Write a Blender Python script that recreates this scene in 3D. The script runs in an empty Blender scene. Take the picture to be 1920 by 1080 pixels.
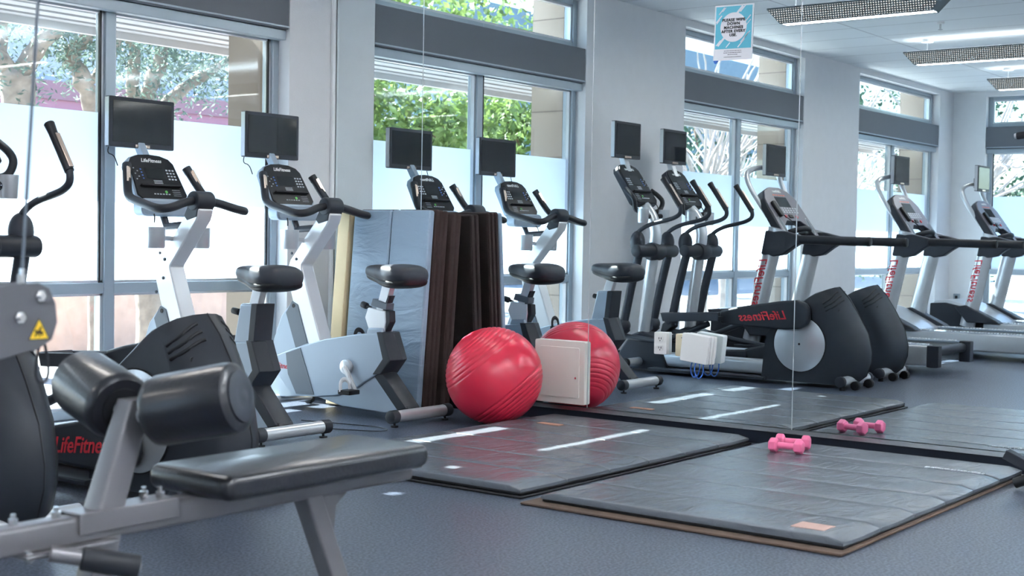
import bpy, bmesh, math, random
from mathutils import Vector, Matrix
random.seed(7)
C = bpy.context.scene.collection
S = bpy.context.scene
PI = math.pi

# ---------------------------------------------------------------- camera, world, sun, exposure
MX = 6.651          # mirror face plane (x)
WY = 6.62           # inner face of the window wall piers (y)
CH = 3.21           # ceiling height
FPX = 2547.22
PITCH, ROLL, YAW = 0.03575218, 0.01718357, 0.92052974
fw = Vector((math.sin(YAW)*math.cos(PITCH), math.cos(YAW)*math.cos(PITCH), -math.sin(PITCH)))
rt = Vector((math.cos(YAW), -math.sin(YAW), 0)); up = rt.cross(fw)
rx = math.cos(ROLL)*rt + math.sin(ROLL)*up
ux = -math.sin(ROLL)*rt + math.cos(ROLL)*up
cd = bpy.data.cameras.new('camera'); cam = bpy.data.objects.new('camera', cd); C.objects.link(cam)
cam.matrix_world = Matrix(((rx.x, ux.x, -fw.x, 0), (rx.y, ux.y, -fw.y, 0), (rx.z, ux.z, -fw.z, 1.08), (0, 0, 0, 1)))
cd.sensor_width = 36; cd.lens = FPX/1920*36; cd.clip_start = .05; cd.clip_end = 300
cd.dof.use_dof = True; cd.dof.focus_distance = 8.0; cd.dof.aperture_fstop = 4.5
S.camera = cam

w = bpy.data.worlds.new('sky'); S.world = w; w.use_nodes = True
wn = w.node_tree.nodes; wl = w.node_tree.links
sky = wn.new('ShaderNodeTexSky'); sky.sky_type = 'NISHITA'; sky.sun_disc = False
sky.sun_elevation = math.radians(44.6); sky.sun_rotation = math.radians(-3.4); sky.air_density = 1.0; sky.dust_density = 1.5
wl.new(sky.outputs[0], wn['Background'].inputs[0]); wn['Background'].inputs[1].default_value = 0.34

sd = bpy.data.lights.new('sun', 'SUN'); sd.energy = 17.0; sd.angle = .006; sd.color = (1, .93, .84)
sun = bpy.data.objects.new('sun', sd); C.objects.link(sun)
sun.rotation_euler = Vector((.06, -1, -.985)).to_track_quat('-Z', 'Y').to_euler(); sun.location = (3, 20, 20)

S.view_settings.view_transform = 'Standard'; S.view_settings.look = 'None'
S.view_settings.exposure = 2.2; S.view_settings.gamma = 1.0; S.view_settings.use_curve_mapping = False
LAMP = 12.0          # strength of the fluorescent diffusers in the rows over the machines
FILL_UP = 35.0      # strength of the fill glow in the unseen lamp rows added behind the camera

# ---------------------------------------------------------------- materials
def rgb(r, g, b):
    f = lambda c: (c/255/12.92) if c/255 <= .04045 else ((c/255+.055)/1.055)**2.4
    return (f(r), f(g), f(b), 1)
def mat(name, col, rough=.5, metal=0, bump=0, bscale=50, vary=0, vscale=8, coat=0, spec=.5):
    m = bpy.data.materials.new(name); m.use_nodes = True
    n = m.node_tree.nodes; l = m.node_tree.links; p = n['Principled BSDF']
    p.inputs['Base Color'].default_value = col; p.inputs['Roughness'].default_value = rough
    p.inputs['Metallic'].default_value = metal; p.inputs['Coat Weight'].default_value = coat
    p.inputs['Coat Roughness'].default_value = .15
    p.inputs['Specular IOR Level'].default_value = spec
    tc = n.new('ShaderNodeTexCoord')
    if vary:
        t = n.new('ShaderNodeTexNoise'); t.inputs['Scale'].default_value = vscale; t.inputs['Detail'].default_value = 6
        r = n.new('ShaderNodeMapRange'); r.inputs['From Min'].default_value = .3; r.inputs['From Max'].default_value = .7
        r.inputs['To Min'].default_value = 1-vary; r.inputs['To Max'].default_value = 1+vary
        x = n.new('ShaderNodeMix'); x.data_type = 'RGBA'; x.blend_type = 'MULTIPLY'; x.inputs[0].default_value = 1
        x.inputs[6].default_value = col
        l.new(tc.outputs['Object'], t.inputs['Vector']); l.new(t.outputs['Fac'], r.inputs['Value'])
        l.new(r.outputs[0], x.inputs[7]); l.new(x.outputs[2], p.inputs['Base Color'])
    if bump:
        t = n.new('ShaderNodeTexNoise'); t.inputs['Scale'].default_value = bscale; t.inputs['Detail'].default_value = 3
        b = n.new('ShaderNodeBump'); b.inputs['Strength'].default_value = bump; b.inputs['Distance'].default_value = .01
        l.new(tc.outputs['Object'], t.inputs['Vector']); l.new(t.outputs['Fac'], b.inputs['Height']); l.new(b.outputs[0], p.inputs['Normal'])
    return m
M = {}
M['wall'] = mat('painted_wall', (.84, .85, .86, 1), .75, bump=.12, bscale=180, vary=.02)
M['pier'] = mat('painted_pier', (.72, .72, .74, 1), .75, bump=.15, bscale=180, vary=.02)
M['frame'] = mat('grey_window_metal', (.36, .42, .47, 1), .38, .35)
M['shade'] = mat('grey_shade_fabric', (.14, .15, .17, 1), .7, bump=.1, bscale=400)
M['silver'] = mat('silver_paint', (.58, .60, .63, 1), .28, .55, vary=.03)
M['white_metal'] = mat('pale_silver_paint', (.74, .75, .77, 1), .33, .25)
M['bike_grey'] = mat('blue_grey_plastic', (.33, .40, .48, 1), .33, .15, bump=.03, bscale=300)
M['bike_band'] = mat('mid_grey_plastic', (.10, .125, .155, 1), .42)
M['charcoal'] = mat('charcoal_plastic', (.025, .029, .038, 1), .42, bump=.04, bscale=500, vary=.08, spec=.28)
M['graphite'] = mat('graphite_plastic', (.028, .032, .043, 1), .42, bump=.03, bscale=500, spec=.28)
M['black'] = mat('black_rubber', (.012, .013, .016, 1), .45, spec=.28)
M['grip'] = mat('rubber_grip', (.018, .020, .026, 1), .45, bump=.05, bscale=300, spec=.28)
M['vinyl'] = mat('black_vinyl', (.010, .011, .016, 1), .34, bump=.12, bscale=90, coat=.3, spec=.5)
M['steel'] = mat('bright_steel', (.72, .72, .72, 1), .22, 1)
M['bench_metal'] = mat('grey_powder_coat', (.19, .185, .20, 1), .34, .4)
M['screen'] = mat('dark_screen_glass', (.012, .014, .016, 1), .06)
M['face'] = mat('console_overlay', (.016, .017, .020, 1), .25, spec=.28)
M['key'] = mat('pale_key', (.55, .58, .62, 1), .5)
M['bluekey'] = mat('blue_key', (.10, .22, .6, 1), .5)
M['green'] = mat('green_button', (.12, .5, .10, 1), .4)
M['red'] = mat('red_lettering', (.62, .02, .035, 1), .45)
M['white'] = mat('white_lettering', (.8, .8, .8, 1), .5)
M['copper'] = mat('sensor_metal', (.70, .55, .46, 1), .25, .9)
M['ball'] = mat('red_ball_rubber', (.62, .020, .055, 1), .30, bump=.02, bscale=60, vary=.05, vscale=3)
M['pink'] = mat('pink_vinyl', (.86, .17, .33, 1), .42)
M['plate'] = mat('ivory_panel', (.72, .68, .64, 1), .5)
M['switch'] = mat('white_plastic', (.82, .81, .80, 1), .35)
M['beige'] = mat('beige_plastic', (.74, .66, .48, 1), .4)
M['blue_cable'] = mat('blue_cable', (.03, .13, .5, 1), .4)
M['base'] = mat('navy_baseboard', (.009, .012, .021, 1), .40, spec=.28)
M['plate_grey'] = mat('plate_grey_paint', (.105, .107, .12, 1), .4, .3)
M['yellow'] = mat('warning_yellow', (.85, .55, .03, 1), .45)
M['foam_brown'] = mat('foam_backing', (.10, .065, .048, 1), .9, bump=.3, bscale=150, vary=.2)
M['foam'] = mat('brown_foam', (.035, .020, .019, 1), .9, bump=.3, bscale=150, vary=.2)
M['tan'] = mat('tan_foam', (.72, .58, .36, 1), .8, bump=.1, bscale=60)
M['bark'] = mat('olive_bark', (.30, .25, .21, 1), .9, bump=.8, bscale=14, vary=.35, vscale=9)
M['palebark'] = mat('pale_bark', (.40, .36, .34, 1), .8, bump=.4, bscale=12, vary=.2)
M['brownbark'] = mat('brown_bark', (.24, .14, .10, 1), .85, bump=.5, bscale=12, vary=.3)
def leaf(name, col):
    m = bpy.data.materials.new(name); m.use_nodes = True; n = m.node_tree.nodes; l = m.node_tree.links
    p = n['Principled BSDF']; p.inputs['Roughness'].default_value = .5
    tc = n.new('ShaderNodeTexCoord'); t = n.new('ShaderNodeTexNoise'); t.inputs['Scale'].default_value = 6
    cr = n.new('ShaderNodeValToRGB'); cr.color_ramp.elements[0].position = .35; cr.color_ramp.elements[1].position = .65
    cr.color_ramp.elements[0].color = tuple(c*.55 for c in col[:3])+(1,); cr.color_ramp.elements[1].color = tuple(min(1, c*1.5) for c in col[:3])+(1,)
    tr = n.new('ShaderNodeBsdfTranslucent'); mx = n.new('ShaderNodeMixShader'); mx.inputs[0].default_value = .28
    l.new(tc.outputs['Object'], t.inputs['Vector']); l.new(t.outputs['Fac'], cr.inputs[0])
    l.new(cr.outputs[0], p.inputs['Base Color']); l.new(cr.outputs[0], tr.inputs[0])
    l.new(p.outputs[0], mx.inputs[1]); l.new(tr.outputs[0], mx.inputs[2]); l.new(mx.outputs[0], n['Material Output'].inputs[0])
    return m
M['olive_leaf'] = leaf('olive_leaf', (.14, .20, .165, 1))
M['green_leaf'] = leaf('green_leaf', (.16, .235, .065, 1))
M['dark_leaf'] = leaf('dark_leaf', (.030, .075, .045, 1))

def floor_mat():
    m = bpy.data.materials.new('rubber_floor'); m.use_nodes = True; n = m.node_tree.nodes; l = m.node_tree.links
    p = n['Principled BSDF']; p.inputs['Roughness'].default_value = .36
    tc = n.new('ShaderNodeTexCoord'); t = n.new('ShaderNodeTexNoise'); t.inputs['Scale'].default_value = 95; t.inputs['Detail'].default_value = 3
    cr = n.new('ShaderNodeValToRGB'); e = cr.color_ramp.elements
    e[0].position = .43; e[0].color = (.024, .032, .050, 1); e[1].position = .60; e[1].color = (.105, .128, .180, 1)
    b = n.new('ShaderNodeBump'); b.inputs['Strength'].default_value = .35; b.inputs['Distance'].default_value = .004
    l.new(tc.outputs['Object'], t.inputs['Vector']); l.new(t.outputs['Fac'], cr.inputs[0]); l.new(cr.outputs[0], p.inputs['Base Color'])
    l.new(t.outputs['Fac'], b.inputs['Height']); l.new(b.outputs[0], p.inputs['Normal'])
    return m
M['floor'] = floor_mat()
def ceil_mat():
    m = bpy.data.materials.new('ceiling_tiles'); m.use_nodes = True; n = m.node_tree.nodes; l = m.node_tree.links
    p = n['Principled BSDF']; p.inputs['Roughness'].default_value = .8
    tc = n.new('ShaderNodeTexCoord'); mp = n.new('ShaderNodeMapping'); mp.inputs['Rotation'].default_value = (0, 0, PI/2)
    br = n.new('ShaderNodeTexBrick'); br.offset = 0; br.inputs['Scale'].default_value = 1
    br.inputs['Brick Width'].default_value = 1.83; br.inputs['Row Height'].default_value = .61; br.inputs['Mortar Size'].default_value = .009
    br.inputs['Color1'].default_value = (.88, .89, .89, 1); br.inputs['Color2'].default_value = (.86, .87, .87, 1); br.inputs['Mortar'].default_value = (.52, .53, .54, 1)
    l.new(tc.outputs['Object'], mp.inputs['Vector']); l.new(mp.outputs[0], br.inputs['Vector']); l.new(br.outputs['Color'], p.inputs['Base Color'])
    return m
M['ceiling'] = ceil_mat()
def glass_mat():
    m = bpy.data.materials.new('clear_glass'); m.use_nodes = True; n = m.node_tree.nodes; l = m.node_tree.links
    n.remove(n['Principled BSDF'])
    tr = n.new('ShaderNodeBsdfTransparent'); tr.inputs[0].default_value = (.70, .755, .77, 1)
    gl = n.new('ShaderNodeBsdfGlossy'); gl.inputs['Roughness'].default_value = .02
    lw = n.new('ShaderNodeLayerWeight'); lw.inputs[0].default_value = .5; pw_ = n.new('ShaderNodeMath'); pw_.operation = 'POWER'; pw_.inputs[1].default_value = 4
    l.new(lw.outputs['Facing'], pw_.inputs[0]); fr = n.new('ShaderNodeMath'); fr.operation = 'MULTIPLY_ADD'; fr.inputs[1].default_value = .35; fr.inputs[2].default_value = .03; l.new(pw_.outputs[0], fr.inputs[0])
    mx = n.new('ShaderNodeMixShader'); l.new(fr.outputs[0], mx.inputs[0]); l.new(tr.outputs[0], mx.inputs[1]); l.new(gl.outputs[0], mx.inputs[2])
    l.new(mx.outputs[0], n['Material Output'].inputs[0]); return m
M['glass'] = glass_mat()
def film_mat():
    m = bpy.data.materials.new('frosted_film'); m.use_nodes = True; n = m.node_tree.nodes; l = m.node_tree.links
    n.remove(n['Principled BSDF'])
    a = n.new('ShaderNodeBsdfTranslucent'); a.inputs[0].default_value = (.80, .88, .97, 1)
    d = n.new('ShaderNodeBsdfDiffuse'); d.inputs[0].default_value = (.80, .82, .85, 1)
    mx = n.new('ShaderNodeMixShader'); mx.inputs[0].default_value = .22
    l.new(a.outputs[0], mx.inputs[1]); l.new(d.outputs[0], mx.inputs[2]); l.new(mx.outputs[0], n['Material Output'].inputs[0]); return m
M['film'] = film_mat()
def mirror_mat():
    m = bpy.data.materials.new('mirror_silver'); m.use_nodes = True; n = m.node_tree.nodes; l = m.node_tree.links
    n.remove(n['Principled BSDF'])
    g = n.new('ShaderNodeBsdfGlossy'); g.inputs[0].default_value = (.84, .91, .93, 1); g.inputs['Roughness'].default_value = 0
    l.new(g.outputs[0], n['Material Output'].inputs[0]); return m
M['mirror'] = mirror_mat()
def emit(name, col, s):
    m = bpy.data.materials.new(name); m.use_nodes = True; n = m.node_tree.nodes; l = m.node_tree.links
    n.remove(n['Principled BSDF']); e = n.new('ShaderNodeEmission'); e.inputs[0].default_value = col; e.inputs[1].default_value = s
    l.new(e.outputs[0], n['Material Output'].inputs[0]); return m
M['diffuser'] = emit('lamp_diffuser', (1, .95, .90, 1), LAMP)
M['soft_fill_glow'] = emit('added_soft_fill_glow', (.92, .96, 1, 1), 1.1)  # weak glow added above the lamp trays to lift the ceiling
M['fill_glow'] = emit('added_fill_glow', (.86, .93, 1, 1), FILL_UP)  # strong fill for the added rows out of view
def perf_mat():
    m = bpy.data.materials.new('perforated_metal'); m.use_nodes = True; n = m.node_tree.nodes; l = m.node_tree.links
    p = n['Principled BSDF']; p.inputs['Base Color'].default_value = (.12, .155, .175, 1); p.inputs['Roughness'].default_value = .45; p.inputs['Metallic'].default_value = .2
    tc = n.new('ShaderNodeTexCoord'); sx = n.new('ShaderNodeSeparateXYZ'); l.new(tc.outputs['Object'], sx.inputs[0])
    def cell(sock, period):
        a = n.new('ShaderNodeMath'); a.operation = 'MULTIPLY'; a.inputs[1].default_value = 1/period; l.new(sock, a.inputs[0])
        f = n.new('ShaderNodeMath'); f.operation = 'FRACT'; l.new(a.outputs[0], f.inputs[0])
        s = n.new('ShaderNodeMath'); s.operation = 'SUBTRACT'; s.inputs[1].default_value = .5; l.new(f.outputs[0], s.inputs[0])
        q = n.new('ShaderNodeMath'); q.operation = 'POWER'; q.inputs[1].default_value = 2; l.new(s.outputs[0], q.inputs[0]); return q.outputs[0]
    ad = n.new('ShaderNodeMath'); ad.operation = 'ADD'; l.new(cell(sx.outputs[1], .022), ad.inputs[0]); l.new(cell(sx.outputs[2], .018), ad.inputs[1])
    lt = n.new('ShaderNodeMath'); lt.operation = 'LESS_THAN'; lt.inputs[1].default_value = .075; l.new(ad.outputs[0], lt.inputs[0])
    e = n.new('ShaderNodeEmission'); e.inputs[0].default_value = (1, .93, .86, 1); e.inputs[1].default_value = .22
    mx = n.new('ShaderNodeMixShader'); l.new(lt.outputs[0], mx.inputs[0]); l.new(p.outputs[0], mx.inputs[1]); l.new(e.outputs[0], mx.inputs[2])
    l.new(mx.outputs[0], n['Material Output'].inputs[0]); return m
M['perf'] = perf_mat()
M['lampbody'] = mat('lamp_housing', (.13, .165, .185, 1), .45, .2)
def mat_vinyl(name, col, rough, st=.40, sc=(2.2, 6, 6), rot=(0, 0, .5)):
    m = bpy.data.materials.new(name); m.use_nodes = True; n = m.node_tree.nodes; l = m.node_tree.links
    p = n['Principled BSDF']; p.inputs['Base Color'].default_value = col; p.inputs['Roughness'].default_value = rough
    tc = n.new('ShaderNodeTexCoord'); mp = n.new('ShaderNodeMapping'); mp.inputs['Scale'].default_value = sc; mp.inputs['Rotation'].default_value = rot
    t = n.new('ShaderNodeTexNoise'); t.inputs['Scale'].default_value = 1.6; t.inputs['Detail'].default_value = 3; t.inputs['Distortion'].default_value = 1.2
    t2 = n.new('ShaderNodeTexNoise'); t2.inputs['Scale'].default_value = 220
    a = n.new('ShaderNodeMath'); a.operation = 'MULTIPLY_ADD'; a.inputs[1].default_value = .06
    b = n.new('ShaderNodeBump'); b.inputs['Strength'].default_value = st; b.inputs['Distance'].default_value = .02
    l.new(tc.outputs['Object'], mp.inputs[0]); l.new(mp.outputs[0], t.inputs['Vector']); l.new(tc.outputs['Object'], t2.inputs['Vector'])
    l.new(t2.outputs['Fac'], a.inputs[0]); l.new(t.outputs['Fac'], a.inputs[2]); l.new(a.outputs[0], b.inputs['Height']); l.new(b.outputs[0], p.inputs['Normal'])
    return m
M['matvinyl'] = mat_vinyl('mat_vinyl', (.105, .118, .140, 1), .27)
M['bluevinyl'] = mat_vinyl('slate_vinyl', (.25, .34, .44, 1), .34, .9, (1, 1.6, 5.5), (.35, 0, 0))
M['shingle'] = None
def shingle_mat():
    m = bpy.data.materials.new('tan_cladding'); m.use_nodes = True; n = m.node_tree.nodes; l = m.node_tree.links
    p = n['Principled BSDF']; p.inputs['Roughness'].default_value = .85
    tc = n.new('ShaderNodeTexCoord'); mp = n.new('ShaderNodeMapping'); mp.inputs['Rotation'].default_value = (PI/2, 0, PI/2)
    br = n.new('ShaderNodeTexBrick'); br.inputs['Scale'].default_value = 1; br.inputs['Brick Width'].default_value = .4; br.inputs['Row Height'].default_value = .2; br.inputs['Mortar Size'].default_value = .006
    br.inputs['Color1'].default_value = (.42, .34, .28, 1); br.inputs['Color2'].default_value = (.36, .29, .24, 1); br.inputs['Mortar'].default_value = (.2, .16, .13, 1)
    l.new(tc.outputs['Object'], mp.inputs[0]); l.new(mp.outputs[0], br.inputs['Vector']); l.new(br.outputs[0], p.inputs['Base Color']); return m
M['shingle'] = shingle_mat()
M['awning'] = mat('awning_slats', (.50, .50, .52, 1), .6)
M['concrete'] = mat('pale_paving', (.26, .26, .27, 1), .85, vary=.08, vscale=1.5)
M['facade'] = mat('blue_grey_stucco', (.40, .44, .52, 1), .85, vary=.04)
M['pinkband'] = mat('rose_fascia', (.34, .17, .20, 1), .7)
M['dimglass'] = mat('tinted_glass', (.10, .16, .20, 1), .1)

# ---------------------------------------------------------------- mesh helpers
class MB:
    def __init__(s): s.v = []; s.f = []
    def add(s, v, f, T=None):
        o = len(s.v); s.v += [(T @ Vector(p) if T else Vector(p)) for p in v]; s.f += [[i+o for i in q] for q in f]; return s
    def box(s, x0, x1, y0, y1, z0, z1, T=None):
        v = [(x, y, z) for z in (z0, z1) for y in (y0, y1) for x in (x0, x1)]
        return s.add(v, [(0, 2, 3, 1), (4, 5, 7, 6), (0, 1, 5, 4), (2, 6, 7, 3), (0, 4, 6, 2), (1, 3, 7, 5)], T)
    def prism(s, poly, a0, a1, axis='x', T=None):
        mk = {'x': lambda a, p: (a, p[0], p[1]), 'y': lambda a, p: (p[0], a, p[1]), 'z': lambda a, p: (p[0], p[1], a)}[axis]
        n = len(poly); v = [mk(a0, p) for p in poly]+[mk(a1, p) for p in poly]
        f = [list(range(n))[::-1], list(range(n, 2*n))]+[(i, (i+1) % n, n+(i+1) % n, n+i) for i in range(n)]
        return s.add(v, f, T)
    def layers(s, polys, axis='x'):      # polys: list of (a, poly) with equal point counts: a solid lofted along the axis
        mk = {'x': lambda a, p: (a, p[0], p[1]), 'y': lambda a, p: (p[0], a, p[1]), 'z': lambda a, p: (p[0], p[1], a)}[axis]
        n = len(polys[0][1]); v = [mk(a, p) for a, q in polys for p in q]; f = [list(range(n))[::-1]]
        for k in range(len(polys)-1):
            f += [(k*n+i, k*n+(i+1) % n, (k+1)*n+(i+1) % n, (k+1)*n+i) for i in range(n)]
        f.append([(len(polys)-1)*n+i for i in range(n)]); return s.add(v, f)
    def tube(s, path, r, seg=12, closed=False, flat=1.0):
        P = [Vector(p) for p in path]; n = len(P); R = r if isinstance(r, (list, tuple)) else [r]*n
        v = []; f = []; nrm = None
        for i in range(n):
            a = P[(i-1) % n] if (closed or i) else P[i]; b = P[(i+1) % n] if (closed or i < n-1) else P[i]
            t = (b-a).normalized()
            if nrm is None:
                nrm = t.orthogonal().normalized()
                if flat != 1.0: nrm = (Vector((1, 0, 0))-t*t.x).normalized()
            nrm = (nrm-t*nrm.dot(t)).normalized(); bn = t.cross(nrm)
            for k in range(seg):
                q = 2*PI*k/seg; v.append(P[i]+R[i]*(math.cos(q)*nrm+flat*math.sin(q)*bn))
        m = n if closed else n-1
        for i in range(m):
            for k in range(seg):
                j = (i+1) % n; f.append((i*seg+k, i*seg+(k+1) % seg, j*seg+(k+1) % seg, j*seg+k))
        if not closed: f.append(list(range(seg))[::-1]); f.append([(n-1)*seg+k for k in range(seg)])
        return s.add(v, f)
    def lathe(s, prof, seg=24, T=None):   # prof: (r, z) from bottom to top around local z
        v = []; f = []
        for r, z in prof:
            for k in range(seg): v.append((r*math.cos(2*PI*k/seg), r*math.sin(2*PI*k/seg), z))
        for i in range(len(prof)-1):
            for k in range(seg): f.append((i*seg+k, i*seg+(k+1) % seg, (i+1)*seg+(k+1) % seg, (i+1)*seg+k))
        f.append(list(range(seg))[::-1]); f.append([(len(prof)-1)*seg+k for k in range(seg)])
        return s.add(v, f, T)
    def cyl(s, p, q, r, seg=20, bev=0):
        p = Vector(p); q = Vector(q); L = (q-p).length
        T = Matrix.Translation(p) @ (q-p).to_track_quat('Z', 'Y').to_matrix().to_4x4()
        pr = [(r, 0), (r, L)] if not bev else [(r-bev, 0), (r-.3*bev, .3*bev), (r, bev), (r, L-bev), (r-.3*bev, L-.3*bev), (r-bev, L)]
        return s.lathe(pr, seg, T)
    def ell(s, c, rx, ry, rz, seg=20, ring=12):
        prof = [(max(math.sin(PI*i/ring), .001), -math.cos(PI*i/ring)) for i in range(ring+1)]
        return s.lathe(prof, seg, Matrix.Translation(c) @ Matrix.Diagonal((rx, ry, rz, 1)))
    def build(s, name, m, parent=None, bevel=0, ang=35, seg=2, sub=0, loc=None):
        me = bpy.data.meshes.new(name); me.from_pydata([tuple(p) for p in s.v], [], s.f)
        bm = bmesh.new(); bm.from_mesh(me); bmesh.ops.recalc_face_normals(bm, faces=bm.faces); bm.to_mesh(me); bm.free()
        me.materials.append(m)
        for p in me.polygons: p.use_smooth = True
        me.set_sharp_from_angle(angle=math.radians(ang))
        o = bpy.data.objects.new(name, me); C.objects.link(o)
        if loc: o.location = loc
        if parent: o.parent = parent
        if bevel:
            b = o.modifiers.new('bevel', 'BEVEL'); b.width = bevel; b.segments = seg; b.limit_method = 'ANGLE'; b.angle_limit = math.radians(32); b.harden_normals = False
        if sub:
            q = o.modifiers.new('subd', 'SUBSURF'); q.levels = sub; q.render_levels = sub
        return o
def tag(o, label, cat, group=None, kind=None):
    o['label'] = label; o['category'] = cat
    if group: o['group'] = group
    if kind: o['kind'] = kind
    return o
def thing(name, loc, label, cat, group=None, rz=0):
    o = bpy.data.objects.new(name, None); C.objects.link(o); o.location = loc; o.rotation_euler = (0, 0, rz); o.empty_display_size = .1
    return tag(o, label, cat, group)
def struct(name, mb, m, parent=None, bevel=0):
    o = mb.build(name, m, parent, bevel)
    if not parent: o['kind'] = 'structure'
    return o
def sempty(name, loc=(0, 0, 0)):
    o = bpy.data.objects.new(name, None); C.objects.link(o); o.location = loc; o['kind'] = 'structure'; return o
def dup(root, loc, label, rz=0):
    def cp(o, par):
        c = o.copy(); C.objects.link(c); c.parent = par
        for ch in o.children: cp(ch, c)
        return c
    r = root.copy(); C.objects.link(r); r.location = loc; r.rotation_euler = (0, 0, rz); r['label'] = label
    for ch in root.children: cp(ch, r)
    return r
def text(name, body, size, m, parent, T, shear=0, depth=.0012, bold=0, spacing=1.0):
    cu = bpy.data.curves.new(name, 'FONT'); cu.body = body; cu.size = size; cu.align_x = 'CENTER'; cu.align_y = 'CENTER'
    cu.shear = shear; cu.extrude = depth; cu.offset = bold; cu.space_character = spacing; cu.resolution_u = 3; cu.space_line = .95
    t = bpy.data.objects.new(name+'_curve', cu); C.objects.link(t); bpy.context.view_layer.update()
    me = bpy.data.meshes.new_from_object(t.evaluated_get(bpy.context.evaluated_depsgraph_get()))
    bpy.data.objects.remove(t); bpy.data.curves.remove(cu)
    me.transform(T); me.materials.clear(); me.materials.append(m)
    o = bpy.data.objects.new(name, me); C.objects.link(o); o.parent = parent; return o
def frame(o, x, y):      # matrix from origin, x axis, y axis
    x = Vector(x).normalized(); y = Vector(y); y = (y-x*y.dot(x)).normalized(); z = x.cross(y)
    return Matrix(((x.x, y.x, z.x, o[0]), (x.y, y.y, z.y, o[1]), (x.z, y.z, z.z, o[2]), (0, 0, 0, 1)))
def rrect(w, h, r, n=4, cx=0, cy=0):
    P = []
    for sx, sy, a in ((1, 1, 0), (-1, 1, 90), (-1, -1, 180), (1, -1, 270)):
        for k in range(n+1):
            q = math.radians(a+90*k/n); P.append((cx+sx*(w/2-r)+r*math.cos(q), cy+sy*(h/2-r)+r*math.sin(q)))
    return P
def smooth(path, it=2):
    P = [Vector(p) for p in path]
    for _ in range(it):
        Q = [P[0]]
        for a, b in zip(P, P[1:]): Q += [a*.75+b*.25, a*.25+b*.75]
        Q.append(P[-1]); P = Q
    return P

# ---------------------------------------------------------------- room shell
X0, X1, Y0 = -5.46, 6.664, -4.2
struct('floor', MB().box(X0-.3, X1+.3, Y0-.2, 7.0, -.12, 0), M['floor'])
struct('ceiling', MB().box(X0-.3, X1+.3, Y0-.2, 7.0, CH, CH+.15), M['ceiling'])
struct('wall_right', MB().box(X1, X1+.2, Y0-.2, 7.0, 0, CH), M['wall'])
struct('wall_front', MB().box(X0-.2, X1+.2, Y0-.2, Y0, 0, CH), M['wall'])
WIN = [(3.60, 6.245), (-.70, 1.924), (-4.92, -2.22)]
wb = MB()
for a, b in ((6.245, X1+.2), (1.924, 3.60), (-2.22, -.70), (X0-.2, -4.92)): wb.box(a, b, WY, 7.0, 0, CH)
for a, b in WIN: wb.box(a, b, WY, 7.0, 3.145, CH)
struct('wall_back', wb, M['pier'])
EWA, EWB = 3.5, 6.17      # window in the end wall (y range)
wl_ = MB(); wl_.box(X0-.3, X0, EWB, 7.0, 0, CH); wl_.box(X0-.3, X0, Y0-.2, EWA, 0, CH); wl_.box(X0-.3, X0, EWA, EWB, 3.145, CH)
struct('wall_left', wl_, M['wall'])
struct('baseboard_back', MB().box(1.924, 3.60, WY-.012, WY, 0, .10).box(-2.22, -.70, WY-.012, WY, 0, .10).box(X0, -4.92, WY-.012, WY, 0, .10).box(6.245, 6.64, WY-.012, WY, 0, .10), M['base'])
struct('baseboard_left', MB().box(X0, X0+.012, EWB, WY-.012, 0, .10).box(X0, X0+.012, Y0, EWA, 0, .10), M['base'])
struct('baseboard_right', MB().box(6.634, X1, Y0, WY-.012, 0, .071), M['base'], bevel=.003)
struct('trim_1', MB().box(6.628, X1, Y0, WY-.012, .071, .083).box(6.628, 6.632, Y0, WY-.012, .083, .094), M['steel'])
struct('trim_2', MB().box(6.622, 6.650, WY-.03, WY, .10, CH), M['wall'], bevel=.008)

def window(idx, T, Wd):
    """window in local frame: x along 0..Wd, y outwards, z up; T places it"""
    root = sempty('window_%d' % idx); root.matrix_world = T
    f = MB(); d0, d1 = .10, .20
    st = .055
    for a, b, z0, z1 in ((0, st, 0, 3.145), (Wd-st, Wd, 0, 3.145), (Wd/2-.035, Wd/2+.035, 0, 2.40)): f.box(a, b, d0, d1, z0, z1)
    for z0, z1 in ((0, .055), (.722, .785), (2.37, 2.78), (3.10, 3.145)): f.box(st, Wd/2-.035, d0+.004, d1, z0, z1); f.box(Wd/2-.035 if z0 > 2.3 else Wd/2+.035, Wd-st, d0+.004, d1, z0, z1)
    f.build('window_frame', M['frame'], root, bevel=.004)
    h = MB().box(.0, Wd, .035, .10, 2.365, 2.43); h.build('window_header', M['frame'], root, bevel=.004)
    for a, b in ((st, Wd/2-.035), (Wd/2+.035, Wd-st)):
        sash = MB()
        for z0, z1 in ((.055, .722), (.785, 2.37)):
            sash.box(a, a+.016, d0+.02, d0+.06, z0, z1).box(b-.016, b, d0+.02, d0+.06, z0, z1).box(a, b, d0+.02, d0+.06, z1-.014, z1).box(a, b, d0+.02, d0+.06, z0, z0+.014)
        sash.build('sash', M['silver'], root)
        sl = MB().box(b-.030, b-.018, d0+.015, d0+.03, .785, 2.37); sl.build('gasket', M['black'], root)
        MB().box(a+.016, b-.016, d0+.05, d0+.054, .80, 2.356).build('pane', M['glass'], root)
        MB().box(a+.016, b-.016, d0+.05, d0+.054, .069, .708).build('pane', M['glass'], root)
        MB().box(a+.017, b-.017, d0+.046, d0+.0475, .80, 1.78).build('frosted_film', M['film'], root)
    tf = MB()
    for a, b, z0, z1 in ((st, Wd-st, 2.78, 2.80), (st, Wd-st, 3.08, 3.10), (st, st+.02, 2.80, 3.08), (Wd-st-.02, Wd-st, 2.80, 3.08)): tf.box(a, b, d0+.02, d0+.06, z0, z1)
    tf.build('transom_sash', M['silver'], root)
    MB().box(st+.02, Wd-st-.02, d0+.05, d0+.054, 2.80, 3.08).build('transom_pane', M['glass'], root)
    return root
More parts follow.
